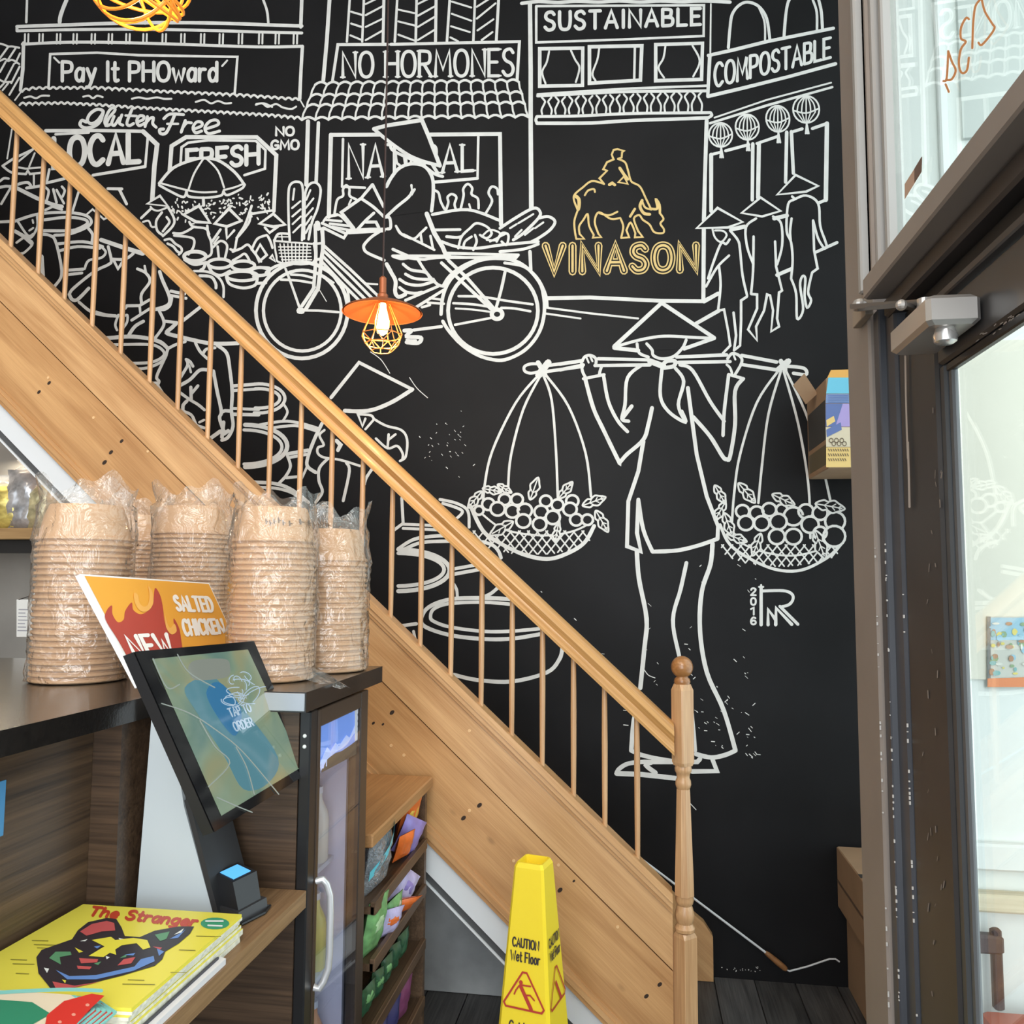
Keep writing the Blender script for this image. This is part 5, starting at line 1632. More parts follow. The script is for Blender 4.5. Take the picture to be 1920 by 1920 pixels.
ka.build({'bez': 'screen_bezel', 'scr': 'screen', 'teal': 'screen_teal_shape', 'blue': 'screen_blue_shape', 'line': 'screen_drawing', 'glint': 'screen_film_glints', 'pale': 'screen_pale_box'},
         {'bez': mat('bezel_gloss', (0.008, 0.008, 0.009), rough=0.08), 'scr': MATS['scr'], 'teal': mat('scr_teal', (0.01, 0.02, 0.03), rough=0.06, emit=(0.085, 0.22, 0.26), estr=0.75), 'blue': mat('scr_blue', (0.01, 0.02, 0.03), rough=0.06, emit=(0.03, 0.15, 0.30), estr=0.8),
          'line': mat('scr_line', (0.05, 0.06, 0.08), rough=0.1, emit=(0.42, 0.55, 0.66), estr=0.7), 'pale': MATS['scr_pale'], 'glint': mat('scr_glint', (0.05, 0.06, 0.06), rough=0.1, emit=(0.45, 0.52, 0.46), estr=0.45)}, kiosk)
# stand: white wedge with a black front plate
w0 = [atd(287, 1310, 1.565), atd(318, 1335, 1.565), atd(345, 1512, 1.565), atd(402, 1740, 1.565), atd(253, 1740, 1.565)]
for p in w0[3:]: p.z = 1.021
MB().prism(w0, (0, 0.13, 0)).build('stand_body', mat('stand_white', (0.46, 0.51, 0.54), rough=0.35), kiosk)
e0, e1 = w0[2]+V((0.001, -0.002, 0.012)), w0[3]+V((0.001, -0.002, 0))
off = V((0.010, 0, 0.004))
MB().hexa([e1, e1+off, e1+off+V((0, 0.136, 0)), e1+V((0, 0.136, 0)), e0, e0+off, e0+off+V((0, 0.136, 0)), e0+V((0, 0.136, 0))]).build('front_plate', mat('stand_black', (0.022, 0.022, 0.024), rough=0.5), kiosk)
na = e0; MB().box((na.x-0.055, Y(1.575), na.z-0.01), (na.x+0.03, Y(1.67), na.z+0.10), 0.004).build('screen_arm', M_BLK, kiosk)
# card reader
rd = thing('card_reader', atz(450, 1716, 1.02), 'small black card reader with a lit blue display beside the kiosk', 'card reader')
c0 = atz(452, 1712, 1.02); c0.z = 1.0205
u_, v_ = V((0.030, -0.012, 0)), V((0.010, 0.040, 0))
MB().loft([[c0-u_*1.15-v_, c0+u_*1.15-v_, c0+u_*1.15+v_, c0-u_*1.15+v_], [c0-u_-v_+V((0, 0, 0.022)), c0+u_-v_+V((0, 0, 0.022)), c0+u_+v_+V((0, 0, 0.022)), c0-u_+v_+V((0, 0, 0.022))]]).build('dock', mat('reader_grey', (0.035, 0.035, 0.038), rough=0.4), rd)
b1 = c0+V((-0.004, 0, 0.022)); t1 = c0+V((-0.016, 0.01, 0.078))
body = [[b1-u_-v_*0.8, b1+u_*0.9-v_*0.8, b1+u_*0.9+v_*0.8, b1-u_+v_*0.8], [t1-u_-v_*0.85, t1+u_*0.7-v_*0.85-V((0, 0, 0.008)), t1+u_*0.7+v_*0.85-V((0, 0, 0.008)), t1-u_+v_*0.85]]
MB().loft(body).build('reader_body', mat('reader_dark', (0.018, 0.018, 0.02), rough=0.35), rd)
lift = V((0, 0, 0.0012)); tt = body[1]; mid = sum(tt, V((0, 0, 0)))/4
MB().loft([[mid+(p-mid)*0.72+lift*0.2 for p in tt], [mid+(p-mid)*0.72+lift for p in tt]]).build('display', mat('reader_blue', (0.05, 0.2, 0.4), rough=0.3, emit=(0.10, 0.42, 0.85), estr=0.9), rd)
cab = [c0+V((0.02, 0.03, 0.003)), c0+V((0.045, 0.035, 0.003)), c0+V((0.05, 0.0, 0.003)), c0+V((0.03, -0.06, 0.003))]
MB().tube(catm3(cab) if 'catm3' in globals() else cab, 0.003, 6).build('cable', M_BLK, rd)
# second reader cut off by the left edge of the frame
t0 = atz(24, 1782, 1.02); tx, ty = t0.x, t0.y
r2 = MB().loft([[V(p) for p in q] for q in ([(tx-0.10, ty, 1.0205), (tx, ty, 1.0205), (tx, ty+0.05, 1.0205), (tx-0.10, ty+0.05, 1.0205)], [(tx-0.10, ty+0.012, 1.085), (tx-0.022, ty+0.012, 1.092), (tx-0.022, ty+0.05, 1.092), (tx-0.10, ty+0.05, 1.085)])]).build('payment_terminal', mat('terminal_black', (0.014, 0.014, 0.016), rough=0.4))
tag(r2, 'black payment terminal at the left end of the ledge', 'terminal')
MB().box((tx-0.03, ty+0.003, 1.04), (tx-0.016, ty+0.008, 1.052)).build('button', mat('button_grey', (0.2, 0.2, 0.21)), r2)
c1, c2 = atx(11, 1462, -1.0588), atx(1, 1568, -1.0588)
cd = MB().box((-1.0595, c1.y-0.14, c2.z), (-1.0580, c1.y, c1.z)).build('blue_card', mat('card_blue', (0.07, 0.26, 0.50), rough=0.5)); tag(cd, 'blue notice card stuck on the walnut panel at the left edge', 'card')
MB().box((-1.0579, c1.y-0.12, c2.z+0.02), (-1.0574, c1.y-0.05, c1.z-0.03)).build('white_stripe', mat('card_white', (0.5, 0.6, 0.7)), cd)

# ------------------------------------------------------------------ magazines on the ledge
M_PAGE = mat('paper_edges', (0.66, 0.64, 0.52), rough=0.8, var=0.2, vscale=90)
mz = 1.0205; cor = [(-1.04, 1.478), (-0.722, 1.482), (-0.722, 1.145), (-1.048, 1.13)]
mg = None
COV = mat('cover_yellow', (0.74, 0.65, 0.075), rough=0.35)
TH = 0.0055
for k in range(9):
    dx, dy = random.uniform(-0.005, 0.004), random.uniform(-0.006, 0.006); z0 = mz+k*TH
    if k == 8: dx = dy = 0
    pts = [V((x+dx, Y(d)+dy, z0)) for x, d in cor]
    # slightly bowed booklet
    o = MB().prism(pts, (0, 0, TH*0.86)).build('magazine', M_PAGE if k < 8 else COV)
    tag(o, 'topmost yellow magazine with a dog drawing on its cover' if k == 8 else '%s yellow magazine from the top of the stack on the ledge' % ORD[8-k], 'magazine', 'magazines stacked on the ledge')
    if k < 8: MB().prism([p+V((0, 0, TH*0.87)) for p in pts], (0, 0, TH*0.08)).build('cover', COV, o)
    mg = o
zt = mz+8*TH+TH*0.86
ma = Art(lambda x, y: atz(x, y, zt), (0, 0, 0.0004))
ma.text('The Stranger', ((176, 1701), (374, 1721), (364, 1738), (166, 1716)), 5.6, 'red', 0)
ma.disc((403, 1732), (27, 11), 'grn', 0, 18)
ma.ribbon([(386, 1728), (418, 1728)], 3, 'wht', 1); ma.ribbon([(390, 1736), (416, 1737)], 3, 'wht', 1)
dog = [(68, 1796), (78, 1782), (135, 1762), (146, 1745), (165, 1730), (200, 1722), (218, 1724), (228, 1740), (234, 1756), (262, 1758), (290, 1746), (335, 1738), (364, 1738), (356, 1752), (335, 1770), (310, 1785), (304, 1800), (290, 1812), (230, 1830), (170, 1845), (96, 1856), (72, 1826)]
ma.poly(dog, 'blk', 1)
for col, P in (('pnk', [(150, 1748), (172, 1734), (200, 1728), (214, 1732), (216, 1746), (190, 1748), (162, 1756)]), ('gr2', [(290, 1754), (318, 1748), (312, 1762), (300, 1766)]), ('blu', [(318, 1762), (340, 1750), (348, 1744), (334, 1760)]), ('wht', [(326, 1754), (345, 1742), (340, 1750)]),
               ('yel', [(172, 1764), (208, 1758), (216, 1764), (250, 1760), (276, 1764), (282, 1778), (268, 1782), (256, 1770), (228, 1774), (216, 1782), (218, 1792), (206, 1788), (194, 1796), (166, 1794), (196, 1776)]),
               ('gr2', [(92, 1798), (104, 1786), (132, 1786), (134, 1792), (112, 1796), (114, 1810)]), ('pnk', [(148, 1798), (184, 1800), (182, 1806), (152, 1808)]), ('pnk', [(220, 1812), (232, 1800), (254, 1796), (246, 1808)]), ('blu', [(104, 1820), (130, 1832), (180, 1830), (252, 1814), (264, 1800), (288, 1794), (290, 1804), (250, 1822), (180, 1838), (126, 1838)]),
               ('pnk', [(98, 1842), (140, 1850), (190, 1842), (130, 1855), (104, 1854)]), ('wht', [(82, 1816), (92, 1818), (88, 1826)]), ('blu', [(294, 1780), (308, 1786), (298, 1794)]), ('yel', [(140, 1778), (156, 1786), (148, 1788)]), ('wht', [(150, 1766), (164, 1762), (160, 1766)]), ('wht', [(198, 1794), (206, 1796), (200, 1800)]), ('blu', [(176, 1776), (190, 1774), (182, 1780)]), ('pnk', [(144, 1812), (172, 1814), (168, 1819), (146, 1818)]), ('gr2', [(176, 1808), (190, 1804), (184, 1811)]), ('gr2', [(224, 1798), (238, 1790), (236, 1796)]), ('blu', [(232, 1792), (254, 1788), (250, 1793)]), ('pnk', [(286, 1776), (304, 1778), (300, 1782)]), ('wht', [(222, 1760), (232, 1762), (226, 1766)]), ('blk', [(184, 1740), (196, 1732), (202, 1742), (194, 1750)]), ('yel', [(116, 1838), (124, 1840), (122, 1845)])):
    ma.poly(P, col, 2)
for x, y, l in ((60, 1764, 30), (64, 1772, 40), (70, 1778, 26), (20, 1800, 30), (24, 1808, 40), (230, 1846, 60), (240, 1838, 30), (336, 1782, 30), (368, 1756, 46), (30, 1826, 24), (320, 1824, 30)):
    ma.ribbon([(x, y), (x+l, y+1)], 1.4, 'txt', 1)
cols = {'red': (0.50, 0.05, 0.02), 'grn': (0.05, 0.30, 0.16), 'wht': (0.75, 0.78, 0.75), 'blk': (0.030, 0.024, 0.030), 'pnk': (0.52, 0.09, 0.09), 'gr2': (0.10, 0.28, 0.14), 'blu': (0.12, 0.24, 0.55), 'yel': (0.74, 0.66, 0.06), 'txt': (0.25, 0.22, 0.03)}
nm_ = {'red': 'title_print', 'grn': 'green_badge', 'wht': 'white_print', 'blk': 'dog_drawing', 'pnk': 'red_patches', 'gr2': 'green_patches', 'blu': 'blue_patches', 'yel': 'yellow_patches', 'txt': 'small_print'}
ma.build(nm_, {k: mat('cover_'+k, c, rough=0.35) for k, c in cols.items()}, mg, ('wht', 'pnk', 'gr2', 'blu', 'yel', 'txt', 'red'))
# pale and dark papers under the magazines along the ledge edge
pp = MB().prism([V((x, Y(d), 1.0201)) for x, d in ((-0.7195, 1.40), (-0.706, 1.395), (-0.706, 1.02), (-0.7195, 1.02))], (0, 0, 0.010)).build('paper_stack', mat('paper_white', (0.66, 0.64, 0.64), rough=0.7)); tag(pp, 'thin white paper stack along the front edge of the ledge', 'paper')
MB().prism([V((x, Y(d), 1.0302)) for x, d in ((-0.7195, 1.39), (-0.7165, 1.39), (-0.7165, 1.03), (-0.7195, 1.03))], (0, 0, 0.004)).build('top_sheet', mat('paper_dark', (0.05, 0.05, 0.06)), pp)
# stack of teal, red and green booklets in the near corner
RED, TEAL = mat('booklet_red', (0.60, 0.035, 0.025), rough=0.35), mat('booklet_teal', (0.22, 0.55, 0.50), rough=0.4)
bk_last = None; zb = zt+0.001
for k in range(6):
    d0 = 1.155-k*0.006; x1 = -0.733-k*0.0045; z0 = zb+k*0.0036
    pts = [V((-1.10, Y(d0-0.012), z0)), V((x1-0.05, Y(d0), z0)), V((x1, Y(d0-0.028), z0)), V((x1+0.006, Y(d0-0.22), z0)), V((-1.10, Y(d0-0.24), z0))]
    o = MB().prism(pts, (0, 0, 0.0030)).build('booklet', TEAL if k < 5 else mat('booklet_cream', (0.70, 0.60, 0.44), rough=0.4))
    tag(o, 'top cream booklet with red and green shapes in the lower left corner' if k == 5 else '%s teal edged booklet from the top in the lower left corner' % ORD[5-k], 'booklet', 'booklets lying on the magazines')
    bk_last = o
    if k < 5: MB().prism([p+V((0, 0, 0.00305)) for p in (V((x1-0.10, Y(d0-0.016), z0)), V((x1-0.035, Y(d0-0.012), z0)), V((x1-0.002, Y(d0-0.034), z0)), V((x1-0.004, Y(d0-0.2), z0)), V((x1-0.12, Y(d0-0.2), z0)))], (0, 0, 0.0003)).build('red_cover_area', RED, o)
zk = zb+5*0.0036+0.0030
ba = Art(lambda x, y: atz(x, y, zk), (0, 0, 0.0004))
ba.ribbon([(-10, 1862), (60, 1858), (130, 1856), (190, 1858)], 7, 'teal', 0, smooth=True)
ba.poly([(-20, 1874), (60, 1880), (95, 1902), (55, 1925), (-20, 1925)], 'grn', 1)
ba.poly([(88, 1904), (120, 1878), (172, 1864), (196, 1868), (170, 1892), (140, 1925), (84, 1925)], 'red', 1)
for x, y in ((164, 1886), (138, 1904), (112, 1918)): ba.disc((x, y), (4, 3), 'dot', 2, 8)
ba.build({'teal': 'teal_border', 'grn': 'green_shape', 'red': 'red_shape', 'dot': 'pale_dots'}, {'teal': TEAL, 'grn': mat('bk_green', (0.03, 0.22, 0.12), rough=0.4), 'red': RED, 'dot': mat('bk_dot', (0.75, 0.30, 0.22), rough=0.4)}, bk_last)
# ------------------------------------------------------------------ wet floor cone
def quadface(mb, a): mb.add(a, [[0, 1, 2, 3]])
cone = thing('wet_floor_cone', (-0.30, Y(2.36), 0), 'yellow four-sided wet floor caution cone in front of the stairs', 'caution cone')
M_CONE = mat('cone_yellow', (0.80, 0.60, 0.025), rough=0.4)
cc = V((-0.285, Y(2.36), 0)); rot = math.radians(-14)
def cring(h, z, ch=0.16):
    P = []
    for k in range(4):
        a = rot+k*math.pi/2-math.pi/2; ux, uy = math.cos(a), math.sin(a); vx, vy = -uy, ux
        P += [(cc.x+ux*h-vx*h*(1-ch), cc.y+uy*h-vy*h*(1-ch), z), (cc.x+ux*h+vx*h*(1-ch), cc.y+uy*h+vy*h*(1-ch), z)]
    return P
HT, H0, H1 = 0.905, 0.115, 0.0435
MB().loft([cring(H0, 0.0, 0.1), cring(H0, 0.012, 0.1), cring(H0-0.004, 0.014, 0.1), cring(H1, HT-0.012), cring(H1-0.006, HT), cring(H1-0.010, HT), cring(H1-0.012, HT-0.02)]).build('cone_body', M_CONE, cone)
def cface(side):
    a = rot-math.pi/2+side*math.pi/2; n = V((math.cos(a), math.sin(a), 0)); v = V((-n.y, n.x, 0))
    sl = (H0-H1)/HT
    def fn(u, z): return cc+n*(H0-sl*z+0.0008)+v*u+V((0, 0, z))
    return fn, V((n.x, n.y, sl)).normalized()
fn, nn = cface(0)
fa = Art(lambda u, z: fn(u, z), nn*0.0004)
INK, CRD = mat('cone_ink', (0.035, 0.025, 0.02), rough=0.5), mat('cone_red', (0.42, 0.035, 0.02), rough=0.5)
def ftext(a, t, z0, z1, hw, wd, key): a.text(t, ((-hw, z1), (hw, z1), (hw, z0), (-hw, z0)), wd, key)
ftext(fa, 'CAUTION', 0.690, 0.712, 0.038, 0.0042, 'ink'); ftext(fa, 'Wet Floor', 0.654, 0.678, 0.042, 0.0040, 'ink2')
ftext(fa, 'Cuidado', 0.478, 0.502, 0.040, 0.0042, 'ink3')
tri = [(-0.048, 0.540), (0.048, 0.540), (0.0, 0.622)]
fa.ribbon([(-0.052, 0.536), (0.0, 0.536), (0.052, 0.536), (0.058, 0.545), (0.030, 0.590), (0.006, 0.628), (-0.006, 0.628), (-0.030, 0.590), (-0.058, 0.545)], 0.005, 'red', 0, closed=True)
fa.ribbon([(-0.010, 0.592), (0.006, 0.566), (0.022, 0.540)], 0.010, 'red', 1); fa.disc((-0.010, 0.602), 0.0055, 'red', 1)
for P in ([(-0.012, 0.596), (0.0, 0.596), (0.018, 0.597)], [(-0.014, 0.594), (-0.024, 0.580), (-0.028, 0.570)], [(0.002, 0.572), (0.018, 0.574), (0.030, 0.564)]): fa.ribbon(P, 0.0042, 'red', 1)
fa.build({'ink': 'caution_lettering', 'ink2': 'wet_floor_lettering', 'ink3': 'cuidado_lettering', 'red': 'slip_symbol'}, {'ink': INK, 'ink2': INK, 'ink3': INK, 'red': CRD}, cone)
fn2, nn2 = cface(1)
fb = Art(lambda u, z: fn2(u, z), nn2*0.0004)
for k, (z0, z1) in enumerate(((0.690, 0.712), (0.654, 0.678))): ftext(fb, ('CAUTION', 'Wet Floor')[k], z0, z1, 0.040, 0.0042, 'ink')
fb.ribbon([(-0.052, 0.536), (0.0, 0.536), (0.052, 0.536), (0.058, 0.545), (0.030, 0.590), (0.006, 0.628), (-0.006, 0.628), (-0.030, 0.590), (-0.058, 0.545)], 0.005, 'red', 0, closed=True)
fb.ribbon([(-0.010, 0.592), (0.006, 0.566), (0.022, 0.540)], 0.010, 'red', 1)
fb.build({'ink': 'side_lettering', 'red': 'side_slip_symbol'}, {'ink': INK, 'red': CRD}, cone, ('ink',))

# ------------------------------------------------------------------ pendant lamps
LC = atd(717, 586, 2.6); lx, ly, lz = LC
lamp = thing('pendant_lamp', (lx, ly, lz-0.15), 'hanging copper disc lamp with a wire cage and glowing bulb', 'lamp')
M_COP = mat('copper_shade', (0.34, 0.10, 0.035), rough=0.42, metal=0.35)
fixn(MB().lathe((lx, ly, lz), [(0.134, -0.002), (0.130, 0.004), (0.085, 0.024), (0.040, 0.036), (0.018, 0.042), (0.018, 0.060), (0.012, 0.066), (0.012, 0.118), (0.006, 0.124), (0.004, 0.124), (0.010, 0.060), (0.036, 0.030), (0.083, 0.018), (0.128, -0.001)], 40, cap=False).build('shade', M_COP, lamp, smooth=True))
M_CAGE = mat('cage_wire', (0.66, 0.27, 0.07), rough=0.4, metal=0.3)
mb = MB(); R1, R2, R3 = 0.026, 0.070, 0.044; z1, z2, z3 = 0.028, -0.078, -0.132
for k in range(8):
    a = 2*math.pi*k/8; e = a+math.pi/8
    P = lambda r, z, t: (lx+r*math.cos(t), ly+r*math.sin(t), lz+z)
    mb.tube([P(R1, z1, a), P(R2, z2, a)], 0.0018, 5); mb.tube([P(R2, z2, a), P(R3+0.012, -0.108, e)], 0.0018, 5); mb.tube([P(R2, z2, a), P(R3+0.012, -0.108, e-math.pi/4)], 0.0018, 5)
    mb.tube([P(R3+0.012, -0.108, e), P(R3-0.01, z3, e)], 0.0018, 5)
for r, z, ph in ((R2, z2, 0), (R3+0.012, -0.108, math.pi/8), (R3-0.01, z3, math.pi/8)):
    mb.tube([(lx+r*math.cos(ph+2*math.pi*k/8), ly+r*math.sin(ph+2*math.pi*k/8), lz+z) for k in range(8)], 0.0018, 5, closed=True)
mb.build('wire_cage', M_CAGE, lamp)
M_BULB = mat('bulb_glow', (1, 0.8, 0.4), rough=0.3, emit=(1.0, 0.62, 0.17), estr=11.0)
fixn(MB().lathe((lx, ly, lz), [(0.004, -0.078), (0.016, -0.070), (0.0235, -0.050), (0.024, -0.028), (0.018, -0.004), (0.013, 0.016), (0.012, 0.03)], 18).build('bulb', M_BULB, lamp, smooth=True))
MB().tube([(lx, ly, lz+0.122), (lx, ly, 5.0)], 0.0034, 6).build('cord', mat('cord_dark', (0.03, 0.012, 0.010), rough=0.5), lamp)
pl = bpy.data.lights.new('bulb_light', 'POINT'); pl.energy = 4; pl.color = (1.0, 0.62, 0.25); pl.shadow_soft_size = 0.02
po = bpy.data.objects.new('bulb_light', pl); COL.objects.link(po); po.location = (lx, ly, lz-0.10)

GC = atd(258, -48, 1.8); RG = 0.1265
globe = thing('globe_lamp', (GC.x, GC.y, GC.z-RG), 'round orange lamp of woven bands cut off by the top of the frame', 'lamp')
M_BAND = mat('woven_orange', (0.80, 0.28, 0.03), rough=0.4, emit=(1.0, 0.30, 0.03), estr=0.25)
rg = random.Random(3)
for k in range(13):
    t, p = rg.uniform(0.05, math.pi-0.05), rg.uniform(0, 6.28); n = V((math.sin(t)*math.cos(p), math.sin(t)*math.sin(p), math.cos(t)))
    a = n.cross(V((0, 0, 1)) if abs(n.z) < 0.9 else V((1, 0, 0))).normalized(); b = n.cross(a); off = rg.uniform(-0.35, 0.35)*RG; rr = math.sqrt(RG*RG-off*off)
    MB().tube([GC+n*off+a*(rr*math.cos(2*math.pi*i/36))+b*(rr*math.sin(2*math.pi*i/36)) for i in range(36)], 0.0043, 6, closed=True).build('woven_band', M_BAND, globe, smooth=True)
fixn(MB().lathe((GC.x, GC.y, GC.z), [(0.004, -0.05), (0.028, -0.03), (0.033, 0.0), (0.02, 0.04), (0.014, 0.07)], 16).build('bulb', M_BULB, globe, smooth=True))
pg = bpy.data.lights.new('globe_light', 'POINT'); pg.energy = 2.2; pg.color = (1.0, 0.50, 0.18); pg.shadow_soft_size = 0.035
pgo = bpy.data.objects.new('globe_light', pg); COL.objects.link(pgo); pgo.location = (GC.x, GC.y, GC.z-0.085)
MB().tube([(GC.x, GC.y, GC.z+0.07), (GC.x, GC.y, 5.0)], 0.003, 6).build('cord', M_BLK, globe)

# ------------------------------------------------------------------ door closer
dcl = thing('door_closer', (XS, Y(1.12), 2.02), 'silver door closer with folding arm at the top of the glass door', 'door closer')
M_DC = mat('closer_metal', (0.50, 0.47, 0.44), rough=0.32, metal=0.75)
MB().box((XS-0.050, Y(0.985), 1.985), (XS+0.0095, Y(1.125), 2.020), 0.005).build('closer_body', M_DC, dcl)
fixn(MB().lathe((XS-0.024, Y(1.005), 1.966), [(0.008, 0.0), (0.0125, 0.003), (0.0135, 0.010), (0.010, 0.020)], 18).build('pivot_knob', mat('knob_metal', (0.62, 0.60, 0.58), rough=0.25, metal=0.8), dcl, smooth=True))
def armbar(p, q, w_, h_):
    d = (q-p).normalized(); s_ = d.cross(V((0, 0, 1))).normalized()*w_; u2 = V((0, 0, h_))
    return MB().hexa([p-s_-u2, p+s_-u2, q+s_*0.6-u2, q-s_*0.6-u2, p-s_+u2, p+s_+u2, q+s_*0.6+u2, q-s_*0.6+u2])
M_ARM = mat('arm_metal', (0.13, 0.12, 0.115), rough=0.35, metal=0.6)
a0 = V((XS-0.022, Y(1.075), 2.040)); a2 = V((XS-0.026, Y(1.352), 2.128)); a1 = atx(1690, 572, XS-0.055)
armbar(a2, a0, 0.015, 0.004).build('main_arm', M_ARM, dcl)
armbar(a2-V((0, 0.01, 0.008)), a1, 0.006, 0.003).build('fore_arm', M_ARM, dcl)
armbar(a1, a0+V((0, 0.03, 0.002)), 0.006, 0.0025).build('link_arm', M_ARM, dcl)
MB().ball(a1, 0.007, n=10, m=8).build('joint_pin', M_DC, dcl)
MB().lathe((XS-0.022, Y(1.075), 2.018), [(0.009, 0), (0.009, 0.026)], 14).build('spindle', M_DC, dcl)
MB().lathe((a2.x, a2.y, a2.z-0.006), [(0.009, 0), (0.012, 0.004), (0.012, 0.010), (0.008, 0.016)], 14).build('arm_shoe', M_DC, dcl)
MB().box((XS-0.020, Y(1.345), 2.112), (XS-0.0071, Y(1.420), 2.140), 0.001).build('arm_plate', mat('plate_worn', (0.30, 0.25, 0.20), rough=0.6, metal=0.2), dcl)
# poster inside the recess, seen through the door glass
po_ = Art(lambda x, y: atd(x, y, 1.5495), (0, -0.0006, 0))
pst = MB().loft([[atd(1850, 1156, 1.5525), atd(1975, 1156, 1.5525), atd(1975, 1290, 1.5525), atd(1850, 1290, 1.5525)], [atd(1850, 1156, 1.55), atd(1975, 1156, 1.55), atd(1975, 1290, 1.55), atd(1850, 1290, 1.55)]]).build('poster', mat('poster_paper', (0.55, 0.55, 0.5), rough=0.5))
tag(pst, 'colourful poster with an orange strip seen through the door glass', 'poster')
rp = random.Random(9)
po_.poly([(1851, 1158), (1975, 1158), (1975, 1200), (1851, 1200)], 'sky'); po_.poly([(1851, 1156), (1857, 1156), (1857, 1272), (1851, 1272)], 'drk', 1)
po_.poly([(1851, 1272), (1975, 1268), (1975, 1288), (1851, 1288)], 'org', 1)
for k in range(70):
    x, y = rp.uniform(1858, 1970), rp.uniform(1168, 1264); po_.disc((x, y), (rp.uniform(2, 8), rp.uniform(2, 7)), rp.choice(['sky', 'wht', 'grn', 'brn', 'yel', 'teal']), 1+k*0.03, 7)
po_.build({'sky': 'blue_print', 'drk': 'dark_border', 'org': 'orange_strip', 'wht': 'pale_print', 'grn': 'green_print', 'brn': 'brown_print', 'yel': 'yellow_print', 'teal': 'teal_print'},
          {k: mat('poster_'+k, c, rough=0.5) for k, c in dict(sky=(0.30, 0.50, 0.62), drk=(0.16, 0.17, 0.17), org=(0.70, 0.24, 0.10), wht=(0.66, 0.66, 0.6), grn=(0.25, 0.36, 0.20), brn=(0.40, 0.22, 0.13), yel=(0.68, 0.58, 0.16), teal=(0.20, 0.42, 0.42)).items()}, pst)

# ------------------------------------------------------------------ cardboard boxes in the corner
M_CARD = mat('cardboard', (0.34, 0.215, 0.125), rough=0.75, var=0.08, vscale=6)
def cbox(x0, x1, d0, d1, z0, z1, label, nm='cardboard_box'):
    o = MB().box((x0, Y(d0), z0), (x1, Y(d1), z1), 0.004).build(nm, M_CARD); tag(o, label, 'box', 'cardboard boxes in the corner')
    return o
tb1 = atd(1557, 1588, 3.72); zt_ = tb1.z; zm = atd(1567, 1702, 3.72).z
b1_ = cbox(0.868, 1.28, 3.12, 3.735, 0, zm-0.001, 'lower brown cardboard box standing on the floor in the corner')
b2_ = cbox(0.835, 1.30, 3.10, 3.735, zm, zt_, 'upper wider cardboard box stacked in the corner behind the post')
MB().box((0.836, Y(3.36), zt_-0.0005), (1.299, Y(3.40), zt_+0.0008)).build('tape_strip', mat('dark_tape', (0.045, 0.04, 0.035), rough=0.5), b2_)
MB().box((0.8338, Y(3.12), (zm+zt_)/2-0.02), (0.8352, Y(3.73), (zm+zt_)/2-0.008)).build('printed_line', mat('card_print', (0.14, 0.09, 0.06)), b2_)
MB().box((0.8668, Y(3.40), 0.16), (0.8682, Y(3.46), 0.25)).build('printed_mark', mat('card_print2', (0.12, 0.11, 0.11)), b1_)
# bright printed carton up on the mural wall
e0, e1 = atd(1548, 695, 3.38), atd(1548, 878, 3.38)
bx0, bx1, bz0, bz1 = e0.x, e0.x+0.30, e1.z, e0.z
carton = MB().box((bx0, Y(3.38), bz0), (bx1, -0.001, bz1-0.03), 0.003).build('printed_carton', M_CARD); tag(carton, 'brightly printed carton fixed high on the mural wall beside the post', 'box')
MB().prism([(bx0+0.006, Y(3.385), bz1-0.03), (bx1, Y(3.385), bz1-0.03), (bx1, Y(3.42), bz1+0.012), (bx0+0.03, Y(3.42), bz1+0.012)], (0, 0.004, 0)).build('top_flap', mat('flap_orange', (0.78, 0.42, 0.10), rough=0.5), carton)
fl = [atd(1508, 700, 3.55), atd(1533, 738, 3.55), atd(1511, 758, 3.55), atd(1487, 722, 3.55)]
MB().prism(fl, (0, 0.004, 0)).build('side_flap', M_CARD, carton)
MB().box((bx0-0.0006, Y(3.40), bz0+0.12), (bx0+0.001, -0.02, bz0+0.28)).build('side_print', mat('carton_dark', (0.05, 0.045, 0.04), rough=0.6), carton)
MB().box((bx0-0.0006, Y(3.40), bz0+0.02), (bx0+0.001, -0.02, bz0+0.10)).build('side_print', mat('carton_olive', (0.14, 0.11, 0.06), rough=0.6), carton)
xa = Art(lambda x, y: atd(x, y, 3.3795), (0, -0.0008, 0))
R_ = 1640
xa.poly([(1549, 738), (R_, 738), (R_, 708), (1553, 708)], 'cy'); xa.poly([(1548, 756), (R_, 756), (R_, 739), (1549, 739)], 'bl'); xa.poly([(1548, 800), (R_, 800), (R_, 757), (1548, 757)], 'vi')
xa.poly([(1548, 800), (1566, 800), (1580, 757), (1548, 757)], 'db', 1); xa.poly([(1549, 838), (R_, 838), (R_, 801), (1548, 801)], 'pa'); xa.poly([(1549, 876), (R_, 876), (R_, 839), (1549, 839)], 'ye')
xa.poly([(1549, 788), (1563, 780), (1566, 790), (1550, 800)], 'ye', 2); xa.poly([(1549, 806), (1576, 792), (1578, 806), (1550, 820)], 'db', 2)
for k in range(26): xa.ribbon([(1553+(k % 9)*4.4, 842+(k//9)*9), (1555+(k % 9)*4.4, 846+(k//9)*9)], 1.6, 'ink', 3)
for k in range(6): xa.ell((1558+k*5, 826+(k % 2)*6), (3.5, 4), 1.4, 'ink', 3)
for k in range(4): xa.ribbon([(1553, 742+k*4), (1590, 742+k*4)], 1.2, 'db', 3)
